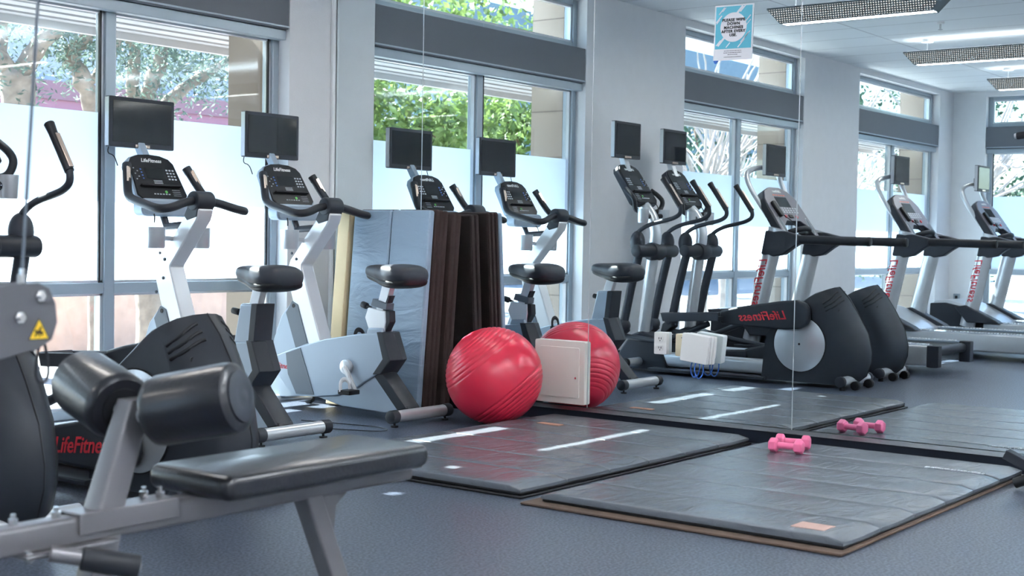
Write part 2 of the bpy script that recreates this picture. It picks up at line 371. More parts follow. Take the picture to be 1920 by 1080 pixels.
def shade(T, Wd, label):
    t = thing('roller_shade', (0, 0, 0), label, 'roller shade', 'grey roller shades over the windows'); t.matrix_world = T
    MB().box(.005, Wd-.005, .004, .098, 2.432, 2.725).build('cassette', M['shade'], t, bevel=.006)
    MB().box(.005, Wd-.005, -.002, .004, 2.44, 2.452).build('hem_bar', M['frame'], t, bevel=.002)
    return t
SL = ['grey roller shade box over the window nearest the mirrored corner', 'grey roller shade box over the middle window of the window wall', 'grey roller shade box over the window farthest from the mirror']
for i, (a, b) in enumerate(WIN):
    T = Matrix.Translation((a, WY, 0)); window(i+1, T, b-a); shade(T, b-a, SL[i])
TE = Matrix.Translation((X0, EWA, 0)) @ Matrix.Rotation(PI/2, 4, 'Z'); window(4, TE, EWB-EWA); shade(TE, EWB-EWA, 'grey roller shade box over the end wall window')

# mirror panels
seams = [WY-.03, 5.81, 4.486, 3.17, 1.85, .53, -.79]
ML = ['mirror panel in the window corner, partly behind the leaning mats', 'mirror panel behind the red exercise ball', 'mirror panel with white outlet plates near its bottom', 'mirror panel reflecting the treadmills, right of the poster', 'mirror panel at the right edge, farther toward the camera', 'mirror panel beyond the right edge of the view']
for i in range(6):
    o = MB().box(6.651, 6.657, seams[i+1]+.0015, seams[i]-.0015, .084, 3.16).build('mirror_panel', M['mirror'], bevel=.0008)
    tag(o, ML[i], 'mirror', 'wall mirror panels')

k_ = 9
for y in seams[1:5]:
    o = MB().box(6.6495, 6.6525, y-.0022, y+.0022, .094, 3.16).build('trim_%d' % k_, M['silver']); o['kind'] = 'structure'; k_ += 1

# access panel, outlets and boxes on the mirror
t = thing('access_panel', (6.651, 4.67, .295), 'ivory square access panel on the mirror beside the red ball', 'panel')
MB().prism(rrect(.366, .376, .012), -.030, 0, 'x').build('frame', M['plate'], t, bevel=.003)
MB().prism(rrect(.29, .30, .012), -.034, -.028, 'x').build('door', M['plate'], t, bevel=.002)
MB().cyl((-.036, -.12, -.03), (-.030, -.12, -.03), .006, 10).build('latch', M['steel'], t)
def outlet(loc, label, m, kind):
    t = thing('outlet_plate', loc, label, 'outlet', None)
    MB().prism(rrect(.082, .125, .006), -.03, 0, 'x').build('plate', m, t, bevel=.002)
    if kind:
        for z in (-.026, .026):
            MB().prism(rrect(.036, .036, .012), -.033, -.029, 'x').build('socket', m, t, loc=(0, 0, z))
            q = MB().box(-.0345, -.032, -.009, -.006, z-.004, z+.008).box(-.0345, -.032, .006, .009, z-.004, z+.008).cyl((-.0345, 0, z-.011), (-.032, 0, z-.011), .003, 8)
            q.build('slot', M['black'], t)
    else:
        for z in (-.042, .042): MB().cyl((-.033, 0, z), (-.029, 0, z), .004, 8).build('screw', M['steel'], t)
outlet((6.651, 3.975, .507), 'white duplex outlet plate on the mirror, left of the beige blank plate', M['switch'], 1)
outlet((6.651, 3.835, .504), 'beige blank wall plate on the mirror, partly behind the white boxes', M['beige'], 0)
t = thing('adapter_box', (6.651, 3.70, .495), 'stack of white square boxes hung askew on the mirror with blue cord below', 'box')
t.rotation_euler = (.10, 0, 0)
for k, (a, b) in enumerate(((-.060, -.034), (-.082, -.062), (-.105, -.084))):
    MB().prism(rrect(.170, .155, .008, cx=.006*k), a, b, 'x').build('box_layer', M['switch'], t, bevel=.003)
MB().box(-.034, 0, -.05, .05, -.05, .05).build('bracket', M['switch'], t)
MB().tube(smooth([(-.07, .03, -.06), (-.07, .045, -.12), (-.072, .02, -.165), (-.074, -.01, -.155), (-.074, -.02, -.10), (-.074, -.005, -.06)]), .0035, 8).tube(smooth([(-.085, 0, -.06), (-.085, .012, -.12), (-.086, -.02, -.17), (-.088, -.05, -.14), (-.088, -.045, -.06)]), .0035, 8).build('cord', M['blue_cable'], t)
t = thing('outlet_plate', (X0, 6.50, .37), 'grey outlet plate low on the end wall by the corner', 'outlet')
t.rotation_euler = (0, 0, PI)
MB().prism(rrect(.085, .125, .006), -.03, 0, 'x').build('plate', M['frame'], t, bevel=.002)
MB().box(-.033, -.029, -.018, .018, -.035, .035).build('socket', M['black'], t)

# poster on the mirror
t = thing('poster', (6.650, 3.570, 2.229), 'white and blue poster about wiping machines on the mirror', 'poster'); t.rotation_euler = (.02, 0, 0)
def facing(dx=0): return frame((dx, 0, 0), (0, -1, 0), (0, 0, 1))     # x to viewer's right, y up, z toward the room
pw, ph = .236, .300
MB().box(-.0030, 0, -pw/2, pw/2, -ph/2, ph/2).build('sleeve', mat('paper_white', (.80, .79, .84, 1), .3), t)
cyan = mat('poster_cyan', (.10, .46, .62, 1), .4)
MB().box(-.0036, -.003, -pw/2+.008, pw/2-.008, -ph/2+.062, ph/2-.008).build('colour_field', cyan, t)
paper = mat('poster_paper', (.80, .78, .84, 1), .4)
q = MB(); q.prism([(.080*math.cos(2*PI*k/48), .028+.080*math.sin(2*PI*k/48)) for k in range(48)], -.0044, -.0036, 'x')
for (cx, cy, L, wd) in ((-.075, .118, .05, .006), (-.06, .125, .03, .004), (.03, .115, .07, .012), (.055, .128, .05, .006), (.085, .07, .05, .006), (.09, .05, .04, .004), (-.09, .075, .05, .007), (-.095, .06, .03, .004), (-.07, -.045, .07, .012), (-.09, -.055, .04, .005), (.07, -.03, .07, .007), (.085, -.015, .05, .005), (.05, -.06, .06, .006), (-.03, -.068, .035, .005)):
    T = facing() @ Matrix.Translation((cx, cy, 0)) @ Matrix.Rotation(math.radians(48), 4, 'Z')
    q.box(-L/2, L/2, -wd/2, wd/2, .0036, .0046, T)
q.build('round_motif', paper, t)
text('lettering', 'PLEASE WIPE\nDOWN\nMACHINES\nAFTER EVERY\nUSE.', .0215, M['black'], t, facing(-.0050) @ Matrix.Translation((0, .026, 0)), bold=.0006, spacing=1.15)
q = MB()
for k, (wd, y) in enumerate(((.105, -.100), (.11, -.110), (.06, -.120), (.105, -.133))):
    T = facing()
    x = -wd/2
    while x < wd/2:
        l_ = random.uniform(.004, .012); q.box(x, min(x+l_, wd/2), y-.0018, y+.0018, .003, .0036, T); x += l_+.003
q.build('small_print', mat('ink_grey', (.12, .12, .15, 1), .6), t)
MB().prism([(pw/2, -ph/2), (pw/2-.03, -ph/2), (pw/2-.012, -ph/2-.018)], -.0040, -.0010, 'x').build('corner_tape', M['blue_cable'], t)

# ceiling lamps
def lamp(fill_glow=False):
    t = thing('ceiling_light', (0, 0, 0), '', 'ceiling light', 'suspended linear ceiling lights')
    L0, L1 = .66, .76
    b = MB(); b.layers([(-L1, rrect(.20, .012, .004, cy=.125)), (-L1+.001, rrect(.24, .016, .004, cy=.125)), (L1-.001, rrect(.24, .016, .004, cy=.125)), (L1, rrect(.20, .012, .004, cy=.125))], 'y'); b.build('top_tray', M['lampbody'], t)
    for sx in (-1, 1):
        v = [(sx*.115, -L1, .12), (sx*.115, L1, .12), (sx*.082, L0, .004), (sx*.082, -L0, .004)]
        v2 = [(p[0]-sx*.004, p[1], p[2]) for p in v]
        MB().add(v+v2, [(0, 1, 2, 3), (7, 6, 5, 4), (0, 4, 5, 1), (1, 5, 6, 2), (2, 6, 7, 3), (3, 7, 4, 0)]).build('side_louvre', M['perf'], t)
    for sy in (-1, 1):
        v = [(-.115, sy*L1, .12), (.115, sy*L1, .12), (.082, sy*L0, .004), (-.082, sy*L0, .004)]
        v2 = [(p[0], p[1]-sy*.004, p[2]) for p in v]
        MB().add(v+v2, [(0, 1, 2, 3), (7, 6, 5, 4), (0, 4, 5, 1), (1, 5, 6, 2), (2, 6, 7, 3), (3, 7, 4, 0)]).build('end_cap', M['lampbody'], t)
    MB().box(-.050, .050, -L0+.005, L0-.005, .006, .012).build('diffuser', M['diffuser'], t)
    MB().box(-.083, -.050, -L0, L0, .0, .008).box(.050, .083, -L0, L0, .0, .008).build('lip', M['lampbody'], t)
    MB().box(-.085, .085, -L1+.03, L1-.03, .133, .138).build('fill_glow', M['fill_glow' if fill_glow else 'soft_fill_glow'], t)  # glowing strip added on the tray top to brighten ceiling and room
    for sy in (-1, 1):
        MB().cyl((0, sy*.55, .13), (0, sy*.55, CH-2.95), .006, 8).build('hanger', M['silver'], t)
        MB().cyl((0, sy*.55, CH-2.95-.03), (0, sy*.55, CH-2.95), .06, 20).build('canopy', M['wall'], t)
    return t
LSPOT = [(2.62, 4.6, 'linear ceiling light nearest the mirror of those reflected in it'), (-.46, 4.6, 'linear ceiling light over the middle of the treadmills'), (-3.1, 4.6, 'linear ceiling light nearest the end wall window'), (5.66, 4.6, 'linear ceiling light above the floor mats')]
L0_ = lamp()
for i, (x, y, lb) in enumerate(LSPOT):
    if i == 0: L0_.location = (x, y, 2.95); L0_['label'] = lb
    else: dup(L0_, (x, y, 2.95), lb)
L1_ = lamp(True)  # unseen lamp rows added behind the camera to brighten the room
for i, (x, y, lb) in enumerate([(4.9, .3, 'added unseen fill light over the open floor, nearest the mirror wall'), (1.6, .3, 'added unseen fill light over the open floor behind the bench'), (-1.8, .3, 'added unseen fill light over the open floor behind the treadmills'), (4.9, -2.3, 'added unseen fill light by the back of the room on the mirror side'), (1.6, -2.3, 'added unseen fill light in the middle of the back of the room'), (-1.8, -2.3, 'added unseen fill light at the back toward the end wall')]):
    if i == 0: L1_.location = (x, y, 2.85); L1_['label'] = lb
    else: dup(L1_, (x, y, 2.85), lb)
t = thing('sprinkler', (.55, 4.65, CH), 'small sprinkler head on the ceiling between two lights', 'sprinkler')
MB().cyl((0, 0, -.02), (0, 0, 0), .035, 16).build('rosette', M['switch'], t)
MB().cyl((0, 0, -.07), (0, 0, -.02), .010, 10).cyl((0, 0, -.075), (0, 0, -.07), .022, 12).build('nozzle', M['steel'], t)

# ---------------------------------------------------------------- shared machine details
def monitor(t, c, wd, ht, label=None):
    """flat screen on a machine, facing -y; c = centre"""
    x, y, z = c
    m = MB().prism(rrect(wd, ht, .008, cx=x, cy=z), y, y+.042, 'y').build('monitor', M['graphite'], t, bevel=.004)
    MB().box(x-wd/2+.022, x+wd/2-.022, y-.0025, y+.002, z-ht/2+.030, z+ht/2-.022).build('screen', M['screen'], m)
    MB().box(x-.05, x+.05, y-.004, y, z-ht/2+.004, z-ht/2+.020).build('badge', M['copper'], m)
    MB().box(x-wd/2-.002, x-wd/2+.004, y+.006, y+.040, z-ht/2+.006, z+ht/2-.006).box(x+wd/2-.004, x+wd/2+.002, y+.006, y+.040, z-ht/2+.006, z+ht/2-.006).build('side_strip', M['silver'], m)
    return m
def console(t, o, tdir, wb, wt, L, depth, housing, mirrorname=False):
    """tilted console: o = bottom centre of the face, tdir = upward direction in the y-z plane"""
    T = frame(o, (1, 0, 0), (0, tdir[0], tdir[1]))          # local z faces the rider
    out = [(-wb/2, .03), (-wb/2+.03, 0), (wb/2-.03, 0), (wb/2, .03), (wt/2+.004, L-.045), (wt/2-.02, L-.012), (wt/4, L+.008), (0, L+.014), (-wt/4, L+.008), (-wt/2+.02, L-.012), (-wt/2-.004, L-.045)]
    big = [(x*1.06, L/2+(y-L/2)*1.04) for x, y in out]
    small = [(x*.80, L/2+(y-L/2)*.86) for x, y in out]
    h = MB(); h.layers([(-depth, small), (-depth*.75, big), (-.006, big)], 'z'); h.v = [T @ p for p in h.v]
    h.build('console_housing', M[housing], t, bevel=.006)
    fobj = MB().prism(out, -.008, .003, 'z', T).build('console_face', M['face'], t, bevel=.003)
    s = L/.285
    MB().box(-.066, .066, .135*s, .205*s, .003, .0048, T).build('display', M['screen'], fobj)
    k = MB()
    for i in range(3):
        for j in range(4): k.box(.088+.022*i-.007, .088+.022*i+.005, .135*s+.020*j-.0045, .135*s+.020*j+.004, .003, .0055, T)
    for j in range(5): k.box(-.145+.02*(j % 2), -.137+.02*(j % 2), .125*s+.018*j, .131*s+.018*j, .003, .005, T)
    for j in range(3): k.box(-.03, .03, (.103+.009*j)*s, (.106+.009*j)*s, .003, .0045, T)
    k.build('keypad', M['key'], fobj)
    k = MB()
    for j in range(4): k.box(-.100, -.090, .130*s+.02*j, .138*s+.02*j, .003, .0055, T)
    k.build('blue_keys', M['bluekey'], fobj)
    MB().box(-wb*.40, wb*.40, .078*s, .088*s, .0, .022, T).build('reading_ledge', M['black'], fobj, bevel=.003)
    MB().cyl(T @ Vector((.03, .048*s, .002)), T @ Vector((.03, .048*s, .006)), .009, 14).build('start_button', M['green'], fobj)
    k = MB()
    for i in range(6): k.box(-.06+.02*i, -.048+.02*i, .030*s, .036*s, .003, .0045, T)
    for j in range(4): k.box(.075, .13, (.025+.012*j)*s, (.0265+.012*j)*s, .003, .0042, T)
    k.build('small_keys', M['key'], fobj)
    text('logo', 'LifeFitness', .034, M['white'], fobj, T @ Matrix.Translation((0, L-.030*s, .004)), shear=.35, bold=.0006, depth=.0006)
    return T

# ---------------------------------------------------------------- upright bikes
def bike(cover):
    t = thing('exercise_bike', (0, 0, 0), '', 'exercise bike', 'upright exercise bikes by the window')
    up_ = [(.185, .363), (.245, .516), (.45, .500), (.716, .455), (1.0, .378), (1.19, .315), (1.215, .19), (1.165, .06), (.966, .085), (.79, .095), (.60, .120), (.45, .175), (.39, .213), (.262, .283)]
    lo = [(.262, .283), (.39, .213), (.45, .175), (.60, .120), (.79, .095), (.58, .056), (.224, .046), (.07, .086)]
    ins = lambda P, k, c: [(c[0]+(y-c[0])*k, c[1]+(z-c[1])*k) for y, z in P]
    c = (.68, .27)
    MB().layers([(-.072, ins(up_, .985, c)), (-.062, up_), (.062, up_), (.072, ins(up_, .985, c))]).build('body_shell', M['bike_grey'], t, bevel=.004)
    MB().prism(lo, -.058, .058).build('lower_shell', M['bike_grey'], t, bevel=.006)
    MB().prism([(1.05, .348), (.925, .388), (.80, .108), (.955, .102), (1.03, .22)], -.0765, .0765).build('band', M['bike_band'], t)
    rc = lambda k, hw: [(.163-k, .362), (.232-.6*k, .520), (.285, .521), (.235, .365), (.315, .268), (.25, .272)]
    r = MB(); r.layers([(-.077, rc(-.012, 0)), (0, rc(.022, 0)), (.077, rc(-.012, 0))]); r.build('rear_trim', M['charcoal'], t, bevel=.004)
    r = MB(); r.layers([(-.062, [(.25, .283), (.315, .258), (.125, .07), (.058, .088)]), (0, [(.235, .283), (.315, .258), (.125, .07), (.04, .088)]), (.062, [(.25, .283), (.315, .258), (.125, .07), (.058, .088)])]); r.build('leg_trim', M['charcoal'], t, bevel=.004)
    fin = [(1.20, .30), (1.185, .43), (1.12, .575), (1.02, .675), (.975, .655), (.86, .39), (1.0, .36)]
    MB().prism(fin, -.055, .055).build('front_fin', M['bike_grey'], t, bevel=.008)
    MB().prism([(1.02, .674), (.973, .655), (.88, .42), (.985, .385), (1.075, .60)], -.0575, .0575).build('fin_band', M['bike_band'], t, bevel=.002)
    MB().cyl((-.060, 1.005, .645), (-.052, 1.005, .645), .013, 14).build('bolt', M['black'], t)
    col = [(.765, .42), (.90, .38), (1.0, .62), (1.065, .80), (1.075, .86), (1.045, .93), (.98, 1.0), (.845, 1.155), (.77, 1.245), (.70, 1.215), (.722, 1.155), (.945, .90), (.945, .885)]
    MB().prism(col, -.052, .052).build('column', M['white_metal'], t, bevel=.008)
    for y, z in ((1.03, .97), (.99, .935), (1.0, .83), (1.06, .75)):
        MB().cyl((-.058, y, z), (-.050, y, z), .009, 12, .002).build('bolt', M['graphite'], t)
    # handlebar
    h = MB().cyl((-.062, .745, 1.262), (.062, .745, 1.262), .054, 24, .008); h.prism([(.70, 1.25), (.785, 1.25), (.825, 1.18), (.80, 1.155), (.72, 1.175)], -.056, .056); h.build('handlebar_clamp', M['charcoal'], t, bevel=.004)
    for s in (-1, 1):
        P = [(s*.05, .745, 1.263), (s*.13, .735, 1.250), (s*.21, .712, 1.225), (s*.285, .700, 1.212), (s*.305, .755, 1.215), (s*.300, .86, 1.240), (s*.285, .98, 1.265), (s*.270, 1.035, 1.290), (s*.245, 1.075, 1.355), (s*.212, 1.125, 1.450)]
        hb = MB().tube(smooth(P, 2), .0235, 14).build('handlebar', M['grip'], t)
        MB().box(-.013, .013, -.004, .004, -.05, .05, Matrix.Translation((s*.234, 1.078, 1.405)) @ Matrix.Rotation(s*-.30, 4, 'Y') @ Matrix.Rotation(-.42, 4, 'X')).build('pulse_plate', M['copper'], hb, bevel=.003)
        MB().cyl((s*.220, 1.113, 1.428), (s*.207, 1.132, 1.464), .026, 14, .004).build('end_cap', M['charcoal'], hb)
    console(t, (0, 1.062, 1.272), (.145, .245), .345, .30, .285, .085, 'bike_grey')
    MB().prism(rrect(.35, .10, .035, cx=0, cy=1.225), 1.03, 1.12, 'y').build('console_tray', M['bike_grey'], t, bevel=.012)
    MB().tube(smooth([(-.09, 1.045, 1.20), (-.10, 1.02, 1.175), (-.11, 1.01, 1.14)]), .004, 8).build('cord', M['black'], t)
    MB().tube([(0, .88, 1.13), (.0, 1.04, 1.12), (0, 1.08, 1.20)], .022, 10).build('console_neck', M['graphite'], t)
    for s in (-1, 1):
        q = MB().lathe([(.050, 0), (.054, .012), (.057, .118), (.053, .118), (.049, .015)], 24, Matrix.Translation((s*.158, .94, .998)))
        cup = q.build('cup_holder', M['silver'], t)
        MB().cyl((s*.04, .93, 1.05), (s*.11, .94, 1.055), .014, 10).build('bracket', M['silver'], cup)
    mx = .035
    MB().prism([(1.20, 1.44), (1.25, 1.42), (1.40, 1.66), (1.36, 1.68)], mx-.030, mx+.015).build('monitor_arm', M['bike_grey'], t, bevel=.004)
    monitor(t, (mx, 1.31, 1.712), .455, .287)
    MB().tube(smooth([(-.17, 1.345, 1.58), (-.185, 1.34, 1.53), (-.16, 1.31, 1.52), (-.15, 1.29, 1.46)]), .003, 8).build('cable', M['black'], t)
    # saddle
    V = []
    secs = [(.030, .09, .880, .815), (.050, .125, .918, .790), (.12, .143, .928, .778), (.19, .135, .925, .778), (.26, .098, .920, .790), (.33, .056, .918, .808), (.40, .040, .916, .822), (.440, .026, .900, .842)]
    def sec(hw, zt, zb, top):
        P = []
        for k in range(16):
            q = 2*PI*k/16; cx = math.copysign(abs(math.cos(q))**.7, math.cos(q))*hw; sz = math.copysign(abs(math.sin(q))**.7, math.sin(q))
            P.append((cx, (zt+zb)/2+sz*(zt-zb)/2))
        return P
    s = MB(); s.layers([(y, sec(hw, zt, zb+.012, 1)) for y, hw, zt, zb in secs], 'y'); sad = s.build('saddle', M['graphite'], t, sub=1, ang=80)
    s = MB(); s.layers([(y*.96+.008, sec(hw*1.0, zt*.45+zb*.55, zb, 0)) for y, hw, zt, zb in secs], 'y'); s.build('saddle_base', M['black'], sad, sub=1, ang=80)
    post = MB().prism([(.365, .58), (.295, .58), (.215, .83), (.285, .83)], -.022, .022)
    if cover:
        post.build('seat_post', M['white_metal'], t, bevel=.004)
        MB().layers([(-.062, [(.40, .50), (.25, .50), (.225, .715), (.35, .715)]), (.062, [(.40, .50), (.25, .50), (.225, .715), (.35, .715)])]).build('post_cover', M['bike_grey'], t, bevel=.012)
        MB().prism([(.285, .50), (.238, .50), (.213, .717), (.26, .717)], -.064, .064).build('cover_trim', M['charcoal'], t, bevel=.004)
        MB().cyl((-.03, .39, .665), (-.03, .44, .672), .018, 14, .003).build('adjust_knob', M['black'], t)
    else:
        post.build('seat_post', M['white_metal'], t, bevel=.004)
        MB().prism([(.245, .735), (.232, .735), (.31, .56), (.325, .56)], -.024, .024).build('height_scale', M['charcoal'], t)
        MB().prism([(.38, .50), (.27, .50), (.255, .58), (.26, .645), (.40, .66), (.425, .60)], -.030, .030).build('post_sleeve', M['white_metal'], t, bevel=.006)
        MB().prism([(.36, .715), (.245, .690), (.25, .650), (.375, .672)], -.034, .034).build('clamp', M['bike_band'], t, bevel=.004)
        MB().prism([(.262, .65), (.230, .645), (.225, .58), (.262, .52)], -.026, .026).build('clamp_lever', M['charcoal'], t, bevel=.004)
        k = MB().cyl((0, .40, .655), (0, .44, .668), .010, 10).cyl((0, .435, .665), (0, .475, .676), .020, 14, .004); k.build('adjust_knob', M['charcoal'], t)
        MB().prism([(.40, .49), (.26, .50), (.27, .545), (.38, .54)], -.05, .05).build('post_collar', M['bike_grey'], t, bevel=.008)
    # cranks
    for s, a in ((-1, -1), (1, 1)):
        cx = s*.085
        cr = MB().cyl((s*.070, .518, .300), (s*.100, .518, .300), .044, 24, .005)
        e = Vector((s*.105, .518+a*.098, .300+a*.135)) if a > 0 else Vector((s*.105, .420, .165))
        cr.tube([(s*.098, .518, .300), e], [.019, .013], 10); cro = cr.build('crank', M['silver'], t)
        pd = MB().box(min(s*.115, s*.205), max(s*.115, s*.205), e.y-.045, e.y+.05, e.z-.016, e.z+.010)
        po = pd.build('pedal', M['black'], cro, bevel=.004)
        MB().tube(smooth([(s*.12, e.y+.03, e.z), (s*.125, e.y+.035, e.z+.055), (s*.16, e.y+.04, e.z+.075), (s*.20, e.y+.035, e.z+.055), (s*.20, e.y+.03, e.z)]), .014, 8, flat=.3).build('pedal_strap', M['white_metal'] if s < 0 else M['black'], po)
    # stabilisers
    st = MB().cyl((-.215, 0, .060), (.215, 0, .060), .034, 22); so = st.build('rear_stabiliser', M['silver'], t)
    for s in (-1, 1):
        MB().cyl((s*.205, 0, .060), (s*.262, 0, .060), .038, 22, .006).build('end_cap', M['charcoal'], so)
        MB().cyl((s*.222, 0, 0), (s*.222, 0, .010), .022, 16).cyl((s*.222, 0, .01), (s*.222, 0, .03), .007, 8).build('leveller', M['black'], so)
    MB().prism([(.03, .07), (.10, .05), (.14, .10), (.06, .10)], -.05, .05).build('leg_foot', M['charcoal'], t, bevel=.004)
    fs = MB().cyl((-.20, 1.12, .055), (.20, 1.12, .055), .030, 18).build('front_stabiliser', M['silver'], t)
    for s in (-1, 1): MB().cyl((s*.20, 1.14, .036), (s*.235, 1.14, .036), .036, 18, .004).build('wheel', M['black'], fs)
    for s in (-1, 1):
        text('logo', 'LifeFitness', .05, M['red'], t, frame((s*.0737, 1.105, .265), (0, -s*-1 if s > 0 else -1, 0), (0, 0, 1)), shear=.35)
    return t
b1 = bike(True); b1.location = (4.94, 5.18, 0); b1['label'] = 'upright exercise bike with covered seat post, left of the mats'
b2 = bike(False); b2.location = (5.95, 5.18, 0); b2['label'] = 'upright exercise bike with bare seat post in front of the leaning mats'

# ---------------------------------------------------------------- elliptical trainers
def elliptical():
    t = thing('elliptical_trainer', (0, 0, 0), '', 'elliptical trainer', 'black elliptical trainers')
    prof = [(.185, .762), (.30, .728), (.45, .650), (.57, .552), (.66, .46), (.715, .38), (.745, .05), (.70, .03), (.04, .03), (-.05, .10), (-.085, .20), (-.088, .28), (-.055, .42), (.025, .56), (.105, .68)]
    def ins(d, q):     # move the rear edge forward by d, shrink the top by q
        P = []
        for y, z in prof:
            k = max(0, 1-(y+.0)/.45); P.append((y+d*k, z-q*max(0, (z-.35)/.41)))
        return P
    def shell(sd, x, z):      # a point on the rear rounding of the shroud
        rear = [(.03, .04), (.10, -.05), (.20, -.085), (.28, -.088), (.42, -.055), (.56, .025), (.68, .105), (.762, .185)]
        yr = rear[-1][1]
        for (za, ya), (zb, yb) in zip(rear, rear[1:]):
            if za <= z <= zb: yr = ya+(yb-ya)*(z-za)/(zb-za)
        dd = [(.0, 0, 0), (.06, .022, .004), (.115, .075, .018), (.142, .145, .040), (.150, .20, .060)]
        for (xa, da, qa), (xb, db, qb) in zip(dd, dd[1:]):
            if xa <= x <= xb: d = da+(db-da)*(x-xa)/(xb-xa); q = qa+(qb-qa)*(x-xa)/(xb-xa)
        return Vector((sd*(x-.002), yr+d*max(0, 1-yr/.45)+.003, z-q*max(0, (z-.35)/.41)))
    sh = MB().layers([(-.150, ins(.20, .060)), (-.142, ins(.145, .040)), (-.115, ins(.075, .018)), (-.06, ins(.022, .004)), (-.006, prof), (.006, prof), (.06, ins(.022, .004)), (.115, ins(.075, .018)), (.142, ins(.145, .040)), (.150, ins(.20, .060))])
    sho = sh.build('shroud', M['charcoal'], t, ang=50)
    MB().tube([(0, y-.001, z) for y, z in prof[8:15]+prof[:1]], .0035, 6).build('seam', M['black'], sho)
    for s in (-1, 1):
        MB().cyl((s*.146, .43, .320), (s*.156, .43, .320), .210, 56, .003).build('flywheel_cover', M['silver'], t)
        MB().cyl((s*.146, .43, .320), (s*.1535, .43, .320), .217, 56).build('cover_ring', M['black'], t)
        MB().cyl((s*.150, .43, .320), (s*.158, .43, .320), .009, 12).build('hub_bolt', M['black'], t)
        for k in range(3):
            P = []
            for j in range(7):
                u = j/6; xx = .062+.086*u; zz = .728-.030*k-.050*u**1.6
                P.append(shell(s, xx, zz))
            MB().tube(P, .0085, 8).build('vent', M['black'], sho)
        a_ = shell(s, .118, .60); MB().cyl(a_-Vector((s*.006, -.008, 0)), a_+Vector((s*.001, -.002, 0)), .011, 12).build('shroud_plug', M['black'], sho)
        MB().tube([(s*.147+0, .40+.022*math.cos(2*PI*k/20), .615+.022*math.sin(2*PI*k/20)) for k in range(20)], .003, 6, closed=True).build('emblem', M['red'], sho)
    # frame
    base = MB().layers([(.72, rrect(.13, .115, .03, cy=.112)), (1.80, rrect(.13, .115, .03, cy=.112))], 'y'); base.build('base_beam', M['silver'], t)
    MB().box(-.20, .20, .70, 1.75, .025, .050).build('floor_rail', M['graphite'], t, bevel=.005)
    ft = [(1.62, .02), (1.68, .16), (1.78, .30), (1.90, .335), (2.0, .30), (2.10, .16), (2.14, .02)]
    MB().prism(ft, -.085, .085).build('front_shroud', M['graphite'], t, bevel=.015)
    fs = MB().cyl((-.29, 1.90, .085), (.29, 1.90, .085), .035, 18).build('front_stabiliser', M['silver'], t)
    for s in (-1, 1): MB().cyl((s*.28, 1.90, .085), (s*.32, 1.90, .085), .040, 18, .005).build('end_cap', M['black'], fs)
    for s in (-1, 1): MB().cyl((s*.27, 1.90, 0), (s*.27, 1.90, .05), .022, 12).build('leveller', M['black'], fs)
    rs = MB().cyl((-.25, .045, .066), (.25, .045, .066), .036, 18).build('rear_stabiliser', M['silver'], t)
    for s in (-1, 1):
        MB().cyl((s*.23, .045, .066), (s*.275, .045, .066), .040, 18, .005).build('end_cap', M['graphite'], rs)
        MB().cyl((s*.22, .045, 0), (s*.22, .045, .03), .020, 12).build('leveller', M['black'], rs)
        MB().cyl((s*.10, -.02, .034), (s*.15, -.02, .034), .034, 16, .004).build('wheel', M['black'], rs)
    col = [(0, 1.93, .20), (0, 1.885, .60), (0, 1.835, 1.0), (0, 1.81, 1.14), (0, 1.835, 1.25), (0, 1.90, 1.35), (0, 2.0, 1.42)]
    MB().tube(smooth(col, 2), .050, 18).build('column', M['silver'], t)
    hub = MB().cyl((-.31, 1.815, 1.005), (.31, 1.815, 1.005), .054, 24, .02); hub.cyl((-.075, 1.82, 1.0), (.075, 1.82, 1.0), .075, 24, .01); hub.build('pivot_bar', M['charcoal'], t)
    for s in (-1, 1):
        x = s*.235
        a = MB().ell((x, 1.845, 1.075), .062, .062, .095); a.tube(smooth([(x, 1.862, 1.11), (x, 1.850, 1.15), (x, 1.80, 1.19), (x, 1.72, 1.225), (x, 1.58, 1.255), (x, 1.50, 1.275), (x, 1.445, 1.310), (x, 1.449, 1.365), (x, 1.47, 1.40)], 2), .0175, 12)
        arm = a.build('swing_arm', M['graphite'], t)
        MB().tube([(x, 1.452, 1.365), (x, 1.52, 1.46), (x, 1.585, 1.55), (x, 1.615, 1.592)], [.023, .022, .022, .026], 12).build('arm_grip', M['grip'], arm)
        MB().box(-.012, .012, -.004, .004, -.105, .095, Matrix.Translation((x, 1.495, 1.470)) @ Matrix.Rotation(-.62, 4, 'X')).build('pulse_plate', M['copper'], arm, bevel=.003)
        MB().tube([(x, 1.825, 1.0), (x, 1.90, .70), (x, 1.965, .40)], .037, 14).build('lower_arm', M['graphite'], t)
        j = MB().ell((x, 1.968, .385), .062, .062, .062); j.prism([(1.94, .42), (2.03, .36), (2.05, .28), (2.02, .27), (1.93, .34)], x-.055, x+.055); j.build('arm_joint', M['graphite'], t, bevel=.006)
        up2 = s > 0
        rr = (.43, .545) if up2 else (.46, .225); fr = (1.07, .49) if up2 else (1.06, .165)
        MB().tube([(x*.95, 2.0, .30), (x, 1.6, .27 if up2 else .22), (x, fr[0]+.1, fr[1]-.05 if up2 else fr[1])], .024, 12).build('link_bar', M['graphite'], t)
        # pedal arm shell: tapered, widest at the crank
        d = Vector((0, fr[0]-rr[0], fr[1]-rr[1])); Ld = d.length; n = Vector((0, -d.z, d.y))/Ld
        def sl(k, h0, h1):
            c = Vector((0, rr[0], rr[1]))+d*k; return c
        poly = []
        for k, hh in ((-.16, .045), (-.12, .085), (-.02, .112), (.15, .112), (.5, .096), (.8, .078), (1.0, .060), (1.01, .03)): p = sl(k, 0, 0)+n*hh; poly.append((p.y, p.z))
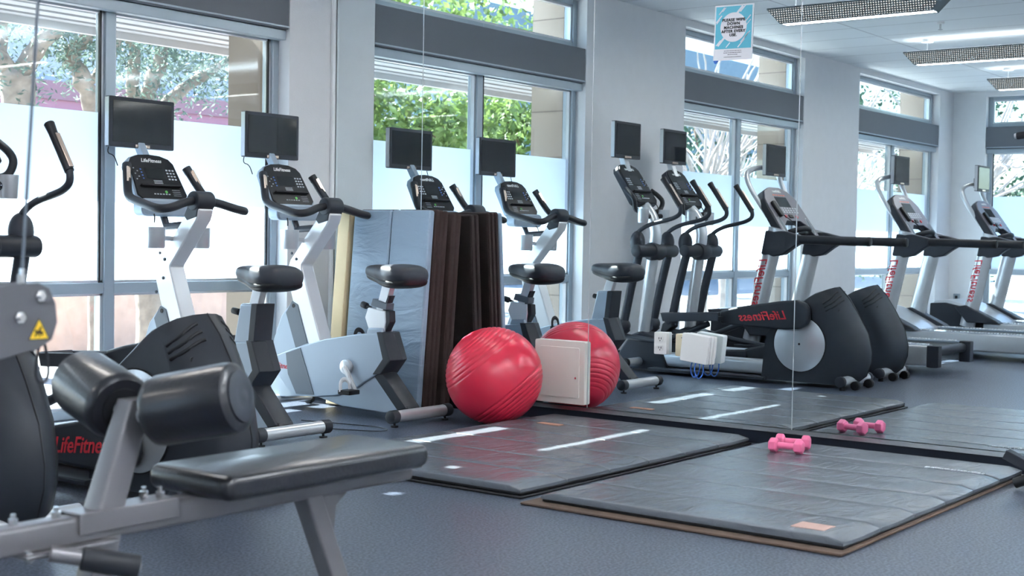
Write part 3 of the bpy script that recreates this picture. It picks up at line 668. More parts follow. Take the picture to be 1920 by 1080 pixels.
        for k, hh in ((1.01, -.03), (1.0, -.045), (.8, -.062), (.5, -.085), (.15, -.108), (-.02, -.108), (-.12, -.08), (-.16, -.04)): p = sl(k, 0, 0)+n*hh; poly.append((p.y, p.z))
        pa = MB().prism(poly, min(s*.165, s*.235), max(s*.165, s*.235)).build('pedal_arm', M['charcoal'], t, bevel=.016, seg=3)
        yd = d.normalized()
        tx = (0, -yd.y, -yd.z) if s > 0 else (0, -yd.y, -yd.z)
        # the outer face: on the right side reading runs forward, on the left side backward
        if s > 0: T = frame(Vector((.2357, 0, 0))+Vector((0, rr[0], rr[1]))+d*.42, yd, n)
        else: T = frame(Vector((-.2357, 0, 0))+Vector((0, rr[0], rr[1]))+d*.36, -yd, n)
        text('logo', 'LifeFitness', .095, M['red'], pa, T, shear=.35, bold=.0012)
        # foot tray
        e0 = Vector((0, fr[0]-.02, fr[1])); q = MB()
        q.layers([(x-.085, [(fr[0]-.03, fr[1]-.02), (fr[0]+.45, fr[1]-.045), (fr[0]+.50, fr[1]+.02), (fr[0]+.47, fr[1]+.025), (fr[0]+.43, fr[1]-.015), (fr[0]-.03, fr[1]+.015)]), (x+.085, [(fr[0]-.03, fr[1]-.02), (fr[0]+.45, fr[1]-.045), (fr[0]+.50, fr[1]+.02), (fr[0]+.47, fr[1]+.025), (fr[0]+.43, fr[1]-.015), (fr[0]-.03, fr[1]+.015)])])
        for sx in (-1, 1): q.prism([(fr[0]-.03, fr[1]-.02), (fr[0]+.47, fr[1]-.045), (fr[0]+.49, fr[1]+.02), (fr[0]+.2, fr[1]+.035), (fr[0]-.03, fr[1]+.05)], x+sx*.085-.008, x+sx*.085+.008)
        q.build('foot_tray', M['graphite'], t, bevel=.005)
        # fixed hook handle
        MB().tube(smooth([(s*.05, 1.93, 1.335), (s*.14, 1.90, 1.33), (s*.205, 1.90, 1.35), (s*.225, 1.885, 1.42), (s*.22, 1.93, 1.47), (s*.20, 1.995, 1.515)], 2), .020, 12).build('fixed_handle', M['grip'], t)
        if s < 0 or True:
            c_ = MB().lathe([(.040, 0), (.044, .012), (.047, .115), (.043, .115), (.039, .015)], 22, Matrix.Translation((s*.165, 1.84, 1.235))); co = c_.build('cup_holder', M['silver'], t)
            MB().cyl((s*.03, 1.86, 1.29), (s*.125, 1.845, 1.295), .022, 10).build('bracket', M['graphite'], co)
    console(t, (0, 1.90, 1.405), (.215, .310), .34, .29, .378, .085, 'graphite')
    MB().prism([(2.06, 1.62), (2.12, 1.60), (2.18, 1.80), (2.14, 1.82)], -.03, .03).build('monitor_arm', M['silver'], t, bevel=.004)
    monitor(t, (0, 2.105, 1.93), .40, .305)
    MB().tube(smooth([(-.10, 1.93, 1.43), (-.14, 1.88, 1.38), (-.10, 1.86, 1.30), (-.06, 1.88, 1.36)]), .004, 8).build('cord', M['black'], t)
    return t
e1 = elliptical(); e1.location = (3.59, 4.08, 0); e1['label'] = 'elliptical trainer beside the bikes, its black shroud behind the padded rollers'
e2 = dup(e1, (2.71, 4.14, 0), 'elliptical trainer at the left edge, its round shroud below the cable arm')

# ---------------------------------------------------------------- treadmills
def treadmill():
    t = thing('treadmill', (0, 0, 0), '', 'treadmill', 'treadmills beyond the ellipticals')
    for s in (-1, 1):
        MB().layers([(.10, rrect(.085, .175, .02, cx=s*.395, cy=.165)), (1.55, rrect(.085, .175, .02, cx=s*.395, cy=.165))], 'y').build('side_rail', M['silver'], t)
        MB().box(s*.395-.043, s*.395+.043, 0, .10, .070, .252).build('rail_cap', M['graphite'], t, bevel=.006)
        rg = MB()
        for k in range(46): rg.box(s*.33-.016 if s > 0 else s*.33-.016, s*.33+.016, .12+.03*k, .138+.03*k, .252, .262)
        rg.build('tread_ridges', M['white_metal'], t)
        MB().box(min(s*.30, s*.43), max(s*.30, s*.43), .10, 1.5, .235, .2525).build('side_step', M['bike_grey'], t, bevel=.003)
        lv = MB().cyl((s*.36, .33, .0), (s*.36, .33, .012), .045, 16).cyl((s*.36, .33, .01), (s*.36, .33, .09), .010, 8); lv.build('leveller', M['black'], t)
        lv = MB().lathe([(.014, 0), (.05, .07), (.075, .085)], 14, Matrix.Translation((s*.36, 1.95, 0))); lv.build('front_foot', M['black'], t)
        # upright
        up_ = MB().tube([(s*.42, 1.735, .20), (s*.42, 1.62, .72), (s*.42, 1.505, 1.22)], [.046, .045, .044], 20, flat=1.85)
        uo = up_.build('upright', M['silver'], t)
        T = frame((s*.4665, 1.655, .72), (0, .217, -.976) if s > 0 else (0, -.217, .976) , (0, .976, .217) if s > 0 else (0, .976, .217))
        if s < 0: T = frame((s*.4665, 1.655, .72), (0, .217, -.976), (0, -.976, -.217))
        text('logo', 'LifeFitness', .115, M['red'], uo, T, shear=.3, bold=.001)
        MB().prism([(1.72, .25), (1.86, .42), (1.74, .44), (1.40, .28), (1.36, .25)], s*.42-.075, s*.42+.075).build('upright_base', M['graphite'], t, bevel=.01)
        # handrail and bracket
        MB().prism([(1.27, 1.085), (1.27, 1.160), (1.42, 1.195), (1.60, 1.20), (1.64, .985), (1.52, .965), (1.42, .985), (1.33, 1.05)], s*.42-.045, s*.42+.045).build('rail_bracket', M['graphite'], t, bevel=.012)
        MB().tube([(s*.42, 1.29, 1.122), (s*.42, .655, 1.112), (s*.42, .645, 1.112)], .040, 16).build('handrail', M['grip'], t)
        MB().cyl((s*.42, .62, 1.112), (s*.42, .66, 1.112), .0415, 16, .008).build('rail_end', M['black'], t)
    MB().box(-.26, .26, .06, 1.45, .215, .228).build('belt', M['black'], t, bevel=.004)
    MB().cyl((-.35, .075, .195), (.35, .075, .195), .042, 22).build('rear_roller', M['graphite'], t)
    MB().box(-.35, .35, .10, 1.5, .10, .20).build('deck', M['bike_band'], t)
    mc = [(1.42, .09), (1.42, .24), (1.52, .30), (1.80, .44), (1.98, .485), (2.14, .475), (2.17, .40), (2.17, .09)]
    MB().prism(mc, -.36, .36).build('motor_cover', M['silver'], t, bevel=.02)
    for s in (-1, 1): MB().prism([(1.45, .09), (1.50, .27), (1.80, .415), (2.0, .455), (2.17, .445), (2.185, .09)], s*.375-.02, s*.375+.02).build('motor_side', M['graphite'], t, bevel=.01)
    # console
    T = frame((0, 1.46, 1.165), (1, 0, 0), (0, .30, .44))
    out = [(-.37, -.02), (-.30, -.03), (-.24, .10), (-.14, .155), (.14, .155), (.24, .10), (.30, -.03), (.37, -.02), (.325, .40), (.24, .49), (.10, .535), (-.10, .535), (-.24, .49), (-.325, .40)]
    h = MB(); h.prism([(x*1.03, y) for x, y in out], -.075, -.004, 'z', T); h.build('console_housing', M['graphite'], t, bevel=.01)
    fo = MB().prism([(x*.985, y*.985+.004) for x, y in out], -.006, .004, 'z', T).build('console_face', mat('console_plum', (.14, .13, .16, 1), .3) if 'console_plum' not in bpy.data.materials else bpy.data.materials['console_plum'], t, bevel=.003)
    for s in (-1, 1):
        MB().prism([(s*.285+.034*math.cos(2*PI*k/24), .10+.095*math.sin(2*PI*k/24)) for k in range(24)], .003, .0065, 'z', T).build('cup_well', M['silver'], fo)
        MB().prism([(s*.285+.028*math.cos(2*PI*k/24), .10+.086*math.sin(2*PI*k/24)) for k in range(24)], .0066, .0075, 'z', T).build('well_floor', M['bike_band'], fo)
    MB().box(-.12, .12, .31, .42, .004, .006, T).build('display', M['screen'], fo)
    k = MB()
    for i in range(8):
        for j in range(3): k.box(-.20+.055*i, -.17+.055*i, .245+.022*j, .257+.022*j, .004, .0065, T)
    k.build('keypad', M['key'], fo)
    k = MB()
    for i in range(5): k.box(-.12+.052*i, -.085+.052*i, .437, .446, .004, .006, T)
    k.build('red_indicators', mat('red_lamp', (.8, .12, .06, 1), .4) if 'red_lamp' not in bpy.data.materials else bpy.data.materials['red_lamp'], fo)
    MB().box(-.03, .05, .185, .222, .004, .012, T).build('stop_switch', M['black'], fo, bevel=.003)
    k = MB().cyl(T @ Vector((-.11, .20, .002)), T @ Vector((-.11, .20, .012)), .016, 12).cyl(T @ Vector((.12, .20, .002)), T @ Vector((.12, .20, .012)), .016, 12); k.build('red_button', M['red'], fo)
    text('logo', 'LifeFitness', .04, M['white'], fo, T @ Matrix.Translation((0, .485, .005)), shear=.35, bold=.0006, depth=.0006)
    MB().prism(rrect(.07, .17, .025, cx=.20, cy=.30), .004, .034, 'z', T @ Matrix.Rotation(-.12, 4, 'Z')).build('handset', M['black'], t, bevel=.008)
    MB().tube(smooth([T @ Vector(p) for p in ((.21, .23, .02), (.17, .17, .03), (.10, .13, .03), (.07, .02, .02), (.11, -.08, .0))]), .004, 8).build('cord', M['black'], t)
    MB().tube(smooth([(-.17, 1.56, 1.17), (-.15, 1.45, 1.21), (0, 1.41, 1.23), (.15, 1.45, 1.21), (.17, 1.56, 1.17)], 2), .026, 12).build('grab_bar', M['grip'], t)
    # screen loop
    MB().tube(smooth([(.30, 1.66, 1.33), (.345, 1.80, 1.55), (.345, 1.87, 1.70), (.28, 1.86, 1.76), (.10, 1.82, 1.79), (-.10, 1.82, 1.79), (-.28, 1.86, 1.76), (-.345, 1.87, 1.70), (-.345, 1.80, 1.55), (-.30, 1.66, 1.33)], 3), .024, 12).build('screen_loop', M['silver'], t)
    monitor(t, (0, 1.735, 1.855), .40, .29)
    MB().box(-.06, .06, 1.775, 1.83, 1.75, 1.86).build('monitor_bracket', M['graphite'], t, bevel=.004)
    return t
t1 = treadmill(); t1.location = (1.73, 4.0, 0); t1['label'] = 'treadmill next to the ellipticals, nearest the mirror of the three'
dup(t1, (-.22, 3.55, 0), 'treadmill in the middle of the three, in front of the third window')
dup(t1, (-2.15, 3.35, 0), 'treadmill nearest the end wall, farthest from the mirror')

# ---------------------------------------------------------------- roller bench in the foreground
t = thing('exercise_bench', (2.361, 2.670, .0992), 'grey steel bench with black pad and angled padded leg rollers in the foreground', 'bench')
t.scale = (.908, .908, .908)
R = lambda x, y, z: (x-2.6, y-2.94, z)
P = MB()
P.layers([(-.172, rrect(.80, .050, .02, cx=.22, cy=.398)), (-.152, rrect(.83, .072, .03, cx=.22, cy=.398)), (.152, rrect(.83, .072, .03, cx=.22, cy=.398)), (.172, rrect(.80, .050, .02, cx=.22, cy=.398))], 'y')
P.build('seat_pad', M['vinyl'], t, bevel=.01, seg=3, ang=50)
MB().layers([(-1.35, rrect(.07, .07, .012, cy=.330)), (.70, rrect(.07, .07, .012, cy=.330))], 'x').build('main_beam', M['bench_metal'], t)
MB().box(-.11, .68, -.10, .10, .345, .362).build('pad_plate', M['bench_metal'], t, bevel=.004)
def leg(x0, x1, y0, y1, z0, z1):
    v = []
    hw = .035
    T = frame((x0, y0, z0), (1, 0, 0), (0, 1, 0))
    q = MB(); q.layers([(z1, rrect(.07, .07, .010, cx=x1, cy=y1)), (z0, rrect(.07, .07, .010, cx=x0, cy=y0))], 'z'); return q
leg(.265, .432, 0, 0, .30, -.08).build('leg', M['bench_metal'], t)
MB().box(.397, .467, -.22, .22, -.1092, -.06).build('foot_bar', M['bench_metal'], t, bevel=.008)
MB().prism([(.31, .30), (.44, .30), (.38, .255), (.365, .12), (.355, .12)], -.012, .012, 'y').build('gusset', M['bench_metal'], t, bevel=.003)
leg(-.46, -.557, 0, 0, .30, -.08).build('leg', M['bench_metal'], t)
MB().box(-.597, -.517, -.22, .22, -.1092, -.06).build('foot_bar', M['bench_metal'], t, bevel=.008)
MB().layers([(.36, rrect(.085, .075, .012, cx=-.462, cy=0)), (.645, rrect(.078, .065, .012, cx=-.362, cy=0))], 'z').build('roller_post', M['bench_metal'], t)
MB().prism([(-.044, .318), (-.044, .373), (.044, .373), (.044, .318), (.037, .318), (.037, .3665), (-.037, .3665), (-.037, .318)], -.56, -.25).build('clamp_plate', M['bench_metal'], t, bevel=.004)
MB().box(-.72, -.45, -.060, .060, .285, .297).build('lower_plate', M['bench_metal'], t, bevel=.004)
for bx, by, bz in ((-.28, 0, .373), (-.60, 0, .365), (-.72, 0, .365), (-.70, -.035, .275), (-.31, .03, .373), (-.62, .03, .275)):
    MB().cyl((bx, by, bz), (bx, by, bz+.016), .013, 6).cyl((bx, by, bz+.012), (bx, by, bz+.028), .007, 8).build('bolt', M['steel'], t)
c0 = Vector((-.372, 0, .600))
for d in (Vector((.11, -.27, .062)), Vector((.05, .27, .058))):
    n = d.normalized()
    MB().cyl(c0+n*.01, c0+n*.07, .026, 18).build('roller_axle', M['silver'], t)
    T = Matrix.Translation(c0+n*.062) @ n.to_track_quat('Z', 'Y').to_matrix().to_4x4()
    ro = MB().lathe([(.046, 0), (.080, .002), (.090, .012), (.093, .03), (.093, .225), (.090, .244), (.078, .254), (.046, .256)], 40, T).build('roller_pad', M['vinyl'], t, ang=40)
    MB().lathe([(.030, -.004), (.055, -.004), (.055, .003), (.03, .003)], 32, T).build('inner_cap', M['black'], ro)
    MB().lathe([(.068, .252), (.068, .260), (.042, .266), (.035, .264), (.012, .268), (.001, .269)], 32, T).build('end_cap', M['graphite'], ro)
h0 = Vector(R(1.93, 2.86, .30)); h1 = Vector(R(2.105, 2.745, .253)); hd = h1-h0
MB().cyl(h0, h1-hd*.05, .020, 16).build('handle_bar', M['bench_metal'], t)
hg = MB().cyl(h0+hd*.34, h1, .030, 20, .006).build('handle_grip', M['grip'], t)
MB().cyl(h1, h1+hd.normalized()*.003, .011, 12).build('end_plug', M['silver'], hg)
h2 = Vector(R(1.80, 2.98, .315)); h3 = Vector(R(2.05, 3.16, .26))
MB().cyl(h2, h3, .023, 16).build('handle_bar', M['bench_metal'], t)
MB().cyl(h2+(h3-h2)*.5, h3, .030, 20, .006).build('handle_grip', M['grip'], t)

# ---------------------------------------------------------------- cable station at the left edge
PY = 2.45
t = thing('cable_machine', (.978, PY, 0), 'grey cable arm plate with yellow warning triangle at the left edge', 'cable machine')
px = lambda x: x-1.0
pl_ = [(.10, .72), (.50, .800), (.72, .842), (.752, .860), (.764, .895), (.760, .935), (.745, .965), (.720, .976), (.655, .974), (.45, .940), (.10, .90)]
for y in (-.035, .028): MB().prism([(x-.098, z) for x, z in pl_], y, y+.007, 'y').build('arm_plate', M['plate_grey'], t, bevel=.002)
MB().prism([(x-.098, z-.006 if z > .9 else z+.006) for x, z in pl_ if x < .7], -.028, .028, 'y').build('arm_core', M['graphite'], t)
T = frame((.622, -.0356, .880), (1, 0, 0), (0, 0, 1))
tri = MB().prism([(-.024, -.0185), (.024, -.0185), (.0, .025)], 0, .0008, 'z', T).build('warning_border', M['black'], t)
MB().prism([(-.0212, -.0168), (.0212, -.0168), (0, .0214)], .0008, .0014, 'z', T).build('warning_field', M['yellow'], tri)
T = T @ Matrix.Diagonal((.8, .8, 1, 1)) @ Matrix.Translation((0, -.003, 0))
s = MB(); s.tube([T @ Vector(p) for p in ((-.012, .004, .002), (-.004, -.002, .002), (.004, .0, .002), (.010, -.004, .002))], .0022, 6)
for k in range(4): s.tube([T @ Vector((-.008+.005*k, .001-.001*k, .002)), T @ Vector((-.012+.007*k, -.012+.002*(k % 2), .002))], .0014, 5)
s.tube([T @ Vector((-.004, -.002, .002)), T @ Vector((.006, .012, .002))], .0018, 5); s.build('hand_symbol', M['black'], tri)
for x, z in ((.622, .950), (.576, .908)):
    MB().cyl((x, -.045, z), (x, -.034, z), .012, 6).cyl((x, -.052, z), (x, -.044, z), .007, 10).build('bolt', M['steel'], t)
MB().cyl((.605, 0, .965), (.606, 0, .992), .009, 10).cyl((.606, 0, .988), (.607, 0, 1.004), .006, 8).build('cable_fitting', M['steel'], t)
MB().tube([(.607, 0, 1.0), (.702, 0, 2.55)], .0034, 8).build('cable', M['bike_band'], t)
MB().tube(smooth([(0.646, 0, .845), (0.638, 0, .80), (0.642, 0, .775), (0.654, 0, .768), (0.666, 0, .775), (0.670, 0, .80), (0.660, 0, .848)], 2), .0035, 8).build('snap_hook', M['graphite'], t)
MB().box(-.05, .05, -.05, .05, 0, 2.62).build('column', M['plate_grey'], t, bevel=.008)
MB().box(-.05, .74, -.035, .035, 2.55, 2.62).build('top_beam', M['plate_grey'], t, bevel=.006)
MB().cyl((.66, -.03, 2.52), (.66, .03, 2.52), .045, 20).build('pulley', M['black'], t)
MB().box(-.35, .35, -.32, -.25, 0, .06).box(-.35, .35, .25, .32, 0, .06).box(-.04, .04, -.32, .32, 0, .06).build('base', M['plate_grey'], t, bevel=.008)

# ---------------------------------------------------------------- floor mats
def floor_mat_thing(x0, x1, y0, y1, label, n=6, low=(0, 0, 0, 0), seed=1, under='foam_brown'):
    rnd = random.Random(seed)
    t = thing('gym_mat', (x0, y0, 0), label, 'exercise mat', 'folding black floor mats')
    LX, LY = x1-x0, y1-y0
    a, b, c, d = low
    MB().prism([(a, c), (LX+b, c+.01), (LX+b, LY+d), (a, LY+d)], .001, .011, 'z').build('underlayer', M[under], t, bevel=.004)
    MB().prism([(.004, .0), (LX-.01, .0), (LX-.004, LY), (.01, LY)], .011, .024, 'z').build('lower_panel', M['black'], t, bevel=.005)
    pw = LX/n
    for k in range(n):
        xa, xb = k*pw, (k+1)*pw
        nx, ny = 10, 22; v = []; f = []
        hz = []
        for i in range(nx+1):
            for j in range(ny+1):
                u = (0, .012, .03, .2, .4, .5, .6, .8, .97, .988, 1)[i]; w_ = j/ny if 0 < j < ny else j/ny
                x = xa+.0025+(pw-.005)*u; y = LY*w_
                e = min(u, 1-u)*pw; g = min(w_, 1-w_)*LY
                z = .051-.0045*max(0, 1-e/.007)**2-.014*max(0, 1-g/.030)**2+.0022*math.sin(9*y+k*1.7+3*u)*math.sin(PI*u)*(1 if 0 < j < ny else 0)+rnd.uniform(-.0006, .0006)
                yy = y+(.006*math.sin(PI*u) if j == ny else (-.006*math.sin(PI*u) if j == 0 else 0))
                v.append((x, yy, z))
        N = len(v)
        for i in range(nx+1):
            for j in range(ny+1):
                p = v[i*(ny+1)+j]; v.append((p[0], p[1], .024))
        id_ = lambda i, j, q=0: q*N+i*(ny+1)+j
        for i in range(nx):
            for j in range(ny):
                f.append((id_(i, j), id_(i+1, j), id_(i+1, j+1), id_(i, j+1))); f.append((id_(i, j, 1), id_(i, j+1, 1), id_(i+1, j+1, 1), id_(i+1, j, 1)))
        for i in range(nx): f.append((id_(i, 0), id_(i, 0, 1), id_(i+1, 0, 1), id_(i+1, 0))); f.append((id_(i, ny), id_(i+1, ny), id_(i+1, ny, 1), id_(i, ny, 1)))
        for j in range(ny): f.append((id_(0, j), id_(0, j+1), id_(0, j+1, 1), id_(0, j, 1))); f.append((id_(nx, j), id_(nx, j, 1), id_(nx, j+1, 1), id_(nx, j+1)))
        MB().add(v, f).build('panel', M['matvinyl'], t, ang=50)
    return t, LX, LY
mt1, LX, LY = floor_mat_thing(4.512, 6.56, 3.372, 4.715, 'black folding floor mat in front of the red ball', 6, (-.015, .02, -.015, .01), 1, 'black')
MB().box(6.14-4.512, 6.19-4.512, 4.33-3.372, 4.48-3.372, .0500, .0540).build('cloth_label', mat('faded_label', (.42, .20, .13, 1), .7), mt1)
mt2, LX, LY = floor_mat_thing(4.47, 6.52, 1.925, 3.235, 'black folding floor mat with the pink dumbbells on it', 6, (-.06, .03, -.02, .06), 2)
MB().box(4.545-4.47, 4.645-4.47, 2.03-1.925, 2.16-1.925, .0500, .0540).build('cloth_label', mat('pinkish_label', (.52, .34, .29, 1), .7), mt2)
q = MB(); rnd = random.Random(5)
y = 2.00
while y < 2.27:
    L = rnd.uniform(.006, .014); q.box(6.205-rnd.uniform(.008, .014), 6.205+rnd.uniform(.008, .014), y, y+L, .0505, .0540); y += L+rnd.uniform(.003, .008)
q = MB().add([(p.x-4.47, p.y-1.925, p.z) for p in q.v], q.f); q.build('printed_strip', M['key'], mt2)

o = MB().tube(smooth([(5.33, 5.62, .004), (5.45, 5.30, .004), (5.52, 5.12, .004), (5.60, 5.10, .004), (5.66, 5.22, .004), (5.63, 5.40, .004), (5.55, 5.75, .004)], 2), .0026, 8).build('power_cord', M['black'])
tag(o, 'thin black cord lying on the floor between the two bikes', 'cord')

# ---------------------------------------------------------------- ball
t = thing('exercise_ball', (6.235, 4.862, .284), 'large ribbed red exercise ball by the mirror', 'exercise ball')
me_r = .284
v = []; f = []; NS, NR = 72, 240
ax = Vector((-.39, .51, .77)).normalized(); 
T = ax.to_track_quat('Z', 'Y').to_matrix().to_4x4()
prof = []
for i in range(NR+1):
    th = PI*i/NR; lat = math.degrees(th)
    g = 0
    for c_ in (30, 36, 42, 48, 54, 60, 66, 114, 120, 126, 132, 138, 144, 150):
        g = max(g, 1-abs(lat-c_)/1.6)
    r = me_r*(1-.012*max(0, g))
    prof.append((max(r*math.sin(th), .0005), -r*math.cos(th)))
MB().lathe(prof, NS, T).build('ball_skin', M['ball'], t, ang=60)
MB().cyl(T @ Vector((0, 0, me_r-.003)), T @ Vector((0, 0, me_r+.001)), .014, 16).build('valve_plug', M['pink'], t)

# ---------------------------------------------------------------- dumbbells
def dumbbell(loc, rz, label):
    t = thing('dumbbell', loc, label, 'dumbbell', None, rz)
    hx = lambda r: [(r*math.cos(PI/6+k*PI/3), r*math.sin(PI/6+k*PI/3)) for k in range(6)]
    MB().cyl((0, -.055, .0325), (0, .055, .0325), .0165, 18).build('handle', M['pink'], t)
    for s in (-1, 1):
        MB().layers([(s*.043, hx(.028)), (s*.050, hx(.0372)), (s*.078, hx(.0372)), (s*.086, hx(.030))], 'y').build('head', M['pink'], t, bevel=.003, loc=(0, 0, .0325))
    return t
dumbbell((6.135, 2.950, .0525), math.radians(6), 'pink hex dumbbell in front, on the mat by the mirror')
dumbbell((6.285, 2.985, .0545), math.radians(14), 'pink hex dumbbell behind the other, nearest the mirror base')

# ---------------------------------------------------------------- folded mats leaning on the mirror
def leaning(loc, tilt, wd, ht, th, n, face, edge, label):
    t = thing('folded_mat', loc, label, 'exercise mat', 'folded mats leaning in the corner'); t.rotation_euler = (0, tilt, 0)
    k = th/n
    for i in range(n):
        for j in range(2):
            ya, yb = (0, wd/2-.004) if j == 0 else (wd/2+.004, wd)
            x0 = i*k+.002; x1 = (i+1)*k-.002
            MB().layers([(ya, rrect(x1-x0-.016, ht-.02, .005, cx=(x0+x1)/2, cy=ht/2)), (ya+.010, rrect(x1-x0, ht, .012, cx=(x0+x1)/2, cy=ht/2)), (yb-.010, rrect(x1-x0, ht, .012, cx=(x0+x1)/2, cy=ht/2)), (yb, rrect(x1-x0-.016, ht-.02, .005, cx=(x0+x1)/2, cy=ht/2))], 'y').build('panel', face if i == 0 else edge, t, bevel=.002)
    return t
leaning((6.190, 5.42, .005), math.radians(4.6), .64, 1.25, .05, 1, M['bluevinyl'], M['foam'], 'slate vinyl mat with two panels leaning frontmost in the mirrored corner')
leaning((6.243, 5.412, .01), math.radians(4.6), .64, 1.25, .12, 3, M['foam'], M['foam'], 'dark brown folded mat stack leaning behind the slate mat')
leaning((6.43, 5.43, .01), math.radians(4.2), .62, 1.23, .09, 2, M['foam'], M['foam'], 'dark brown folded mat pair closest to the mirror in the corner')
t = thing('foam_board', (6.18, 6.085, .01), 'tan foam board edge left of the leaning slate mat', 'board'); t.rotation_euler = (0, math.radians(4.6), 0)
MB().box(0, .10, 0, .10, 0, 1.25).build('board', M['tan'], t, bevel=.006)

# ---------------------------------------------------------------- black stand at the right edge
t = thing('exercise_stand', (6.25, 1.45, 0), 'black stand poking in at the right edge beside the mirror', 'stand')
q = lambda x, y, z: (x-6.25, y-1.45, z)
MB().box(-.035, .035, -.035, .035, .03, 1.62).build('post', M['charcoal'], t, bevel=.006)
MB().box(-.28, .28, -.04, .04, 0, .04).box(-.035, .035, -.30, .32, 0, .045).build('base', M['charcoal'], t, bevel=.006)
a, b = Vector(q(6.2, 1.905, .155)), Vector(q(6.2, 1.60, .02))
T = frame(a, b-a, (1, 0, 0)); L = (b-a).length
MB().box(0, L, -.03, .03, -.022, .022, T).build('strut', M['charcoal'], t, bevel=.003)
MB().cyl(q(6.2, 1.862, .026), q(6.2, 1.70, .10), .024, 14).build('foot_roller', M['black'], t)
MB().cyl(q(6.2, 1.47, 1.61), q(6.2, 1.80, 1.592), .014, 12).build('arm', M['charcoal'], t)
g = MB().cyl(q(6.2, 1.74, 1.596), q(6.2, 1.90, 1.580), .0165, 14, .003).build('hand_grip', M['grip'], t)
MB().cyl(q(6.2, 1.90, 1.580), q(6.2, 1.909, 1.579), .012, 14).build('end_ring', M['silver'], g)

# ---------------------------------------------------------------- outside
struct('pavement', MB().box(-60, 60, 7.0, 60, -.25, -.13), M['concrete'])
struct('side_pavement', MB().box(-60, X0-.3, -30, 7.0, -.25, -.13), M['concrete'])
for i, (a, b) in enumerate(((6.195, 7.6), (1.875, 3.65), (-2.27, -.65), (-6.2, -4.87))):
    o = MB().box(a, b, 6.825, 7.16, -.13, 3.55).build('trim_%d' % (i+3), M['shingle']); o['kind'] = 'structure'
ev = MB().box(X0-.5, 9.0, 6.9, 7.62, 3.80, 3.98)  # unseen eave added to trim the sunlight to a narrow strip
for a, b in ((X0-.5, 3.20), (3.38, 3.98), (4.05, 4.44), (4.50, 5.13)): ev.box(a, b, 7.56, 7.62, 3.55, 3.80)  # drop boxes spaced to break the sun strip into patches
o = ev.build('sun_mask_eave', M['awning']); o['kind'] = 'structure'
aw = MB()
for k in range(9): aw.box(X0-.3, 7.6, 7.05+.095*k, 7.05+.095*k+.097, 2.470+.012*(k % 2), 2.500)
aw.box(X0-.3, 7.6, 7.90, 7.95, 2.42, 2.56)
o = aw.build('awning', M['awning']); tag(o, 'long pale slatted awning outside above the windows', 'awning')

t = thing('building', (15, 22, 0), 'blue grey building with rose fascia band behind the olive trees', 'building')
MB().box(-8, 16, .4, 8, -.2, 5.4).build('wall', M['facade'], t)
MB().box(-8, 16, .0, .4, 3.52, 3.86).build('fascia', M['pinkband'], t)
MB().box(-8, 16, .05, .4, 3.36, 3.52).build('lower_fascia', mat('rose_soffit', (.44, .20, .25, 1), .7), t)
MB().box(-8, 16, .25, .41, .3, 3.0).build('shop_glass', M['dimglass'], t)
MB().box(2.6, 3.0, .18, .42, -.2, 3.36).build('pillar', M['wall'], t)
t = thing('building', (-26, 23, 0), 'pale blue house with square window beyond the bare trees', 'building')
MB().box(-12, 12, 0, 8, -.2, 7.5).build('wall', mat('pale_blue_render', (.17, .23, .28, 1), .85, vary=.05), t)
for x in (-5, 3.2): 
    f_ = MB().box(x-1.1, x+1.1, -.06, .02, 2.4, 4.2).build('window', M['awning'], t)
    MB().box(x-.95, x+.95, -.08, -.05, 2.52, 4.08).build('pane', M['dimglass'], f_)

t = thing('planter_wall', (6.3, 12.2, -.13), 'low rose brick wall outside, seen below the window rail', 'wall')
MB().box(-2.5, .9, 0, .3, 0, .72).build('wall', mat('rose_brick', (.40, .17, .16, 1), .9, bump=.4, bscale=20, vary=.25), t)
t = thing('planter_wall', (9.2, 11.6, -.13), 'low peach coloured wall outside, below the rail of the right pane', 'wall')
MB().box(-1.5, 2.5, 0, .3, 0, .78).build('wall', mat('peach_stucco', (.72, .47, .36, 1), .9, vary=.1), t)

def leaves(mb, pts, n, spread, size, rnd, aspect=.35):
    for _ in range(n):
        p = rnd.choice(pts); c = Vector(p)+Vector((rnd.gauss(0, spread), rnd.gauss(0, spread), rnd.gauss(0, spread*.8)))
        d = Vector((rnd.gauss(0, 1), rnd.gauss(0, 1), rnd.gauss(-.2, .8))).normalized(); s_ = d.orthogonal().normalized()
        s_ = (Matrix.Rotation(rnd.uniform(0, 2*PI), 3, d) @ s_)
        L = size*rnd.uniform(.6, 1.3); W = L*aspect
        mb.add([c, c+d*L*.5+s_*W*.5, c+d*L, c+d*L*.5-s_*W*.5], [(0, 1, 2, 3)])
def tree(name, loc, label, cat, branches, leafmat, barkmat, nleaf, spread, size, seed, group=None, aspect=.35, extra=()):
    rnd = random.Random(seed); t = thing(name, loc, label, cat, group)
    tr = MB(); ends = []
    for path, r0, r1 in branches:
        P = smooth(path, 2); n = len(P)
        P = [p+Vector((rnd.gauss(0, .012), rnd.gauss(0, .012), 0))*(1 if 0 < i < n-1 else 0) for i, p in enumerate(P)]
        tr.tube(P, [r0+(r1-r0)*i/(n-1)+r0*.08*rnd.uniform(-1, 1) for i in range(n)], 10); ends += P[n//2:]
    tr.build('trunk', barkmat, t, ang=80)
    if nleaf:
        lf = MB(); leaves(lf, ends+[Vector(e) for e in extra], nleaf, spread, size, rnd, aspect)
        lf.build('foliage', leafmat, t)
    return t
def rel(P, o): return [(x-o[0], y-o[1], z) for x, y, z in P]
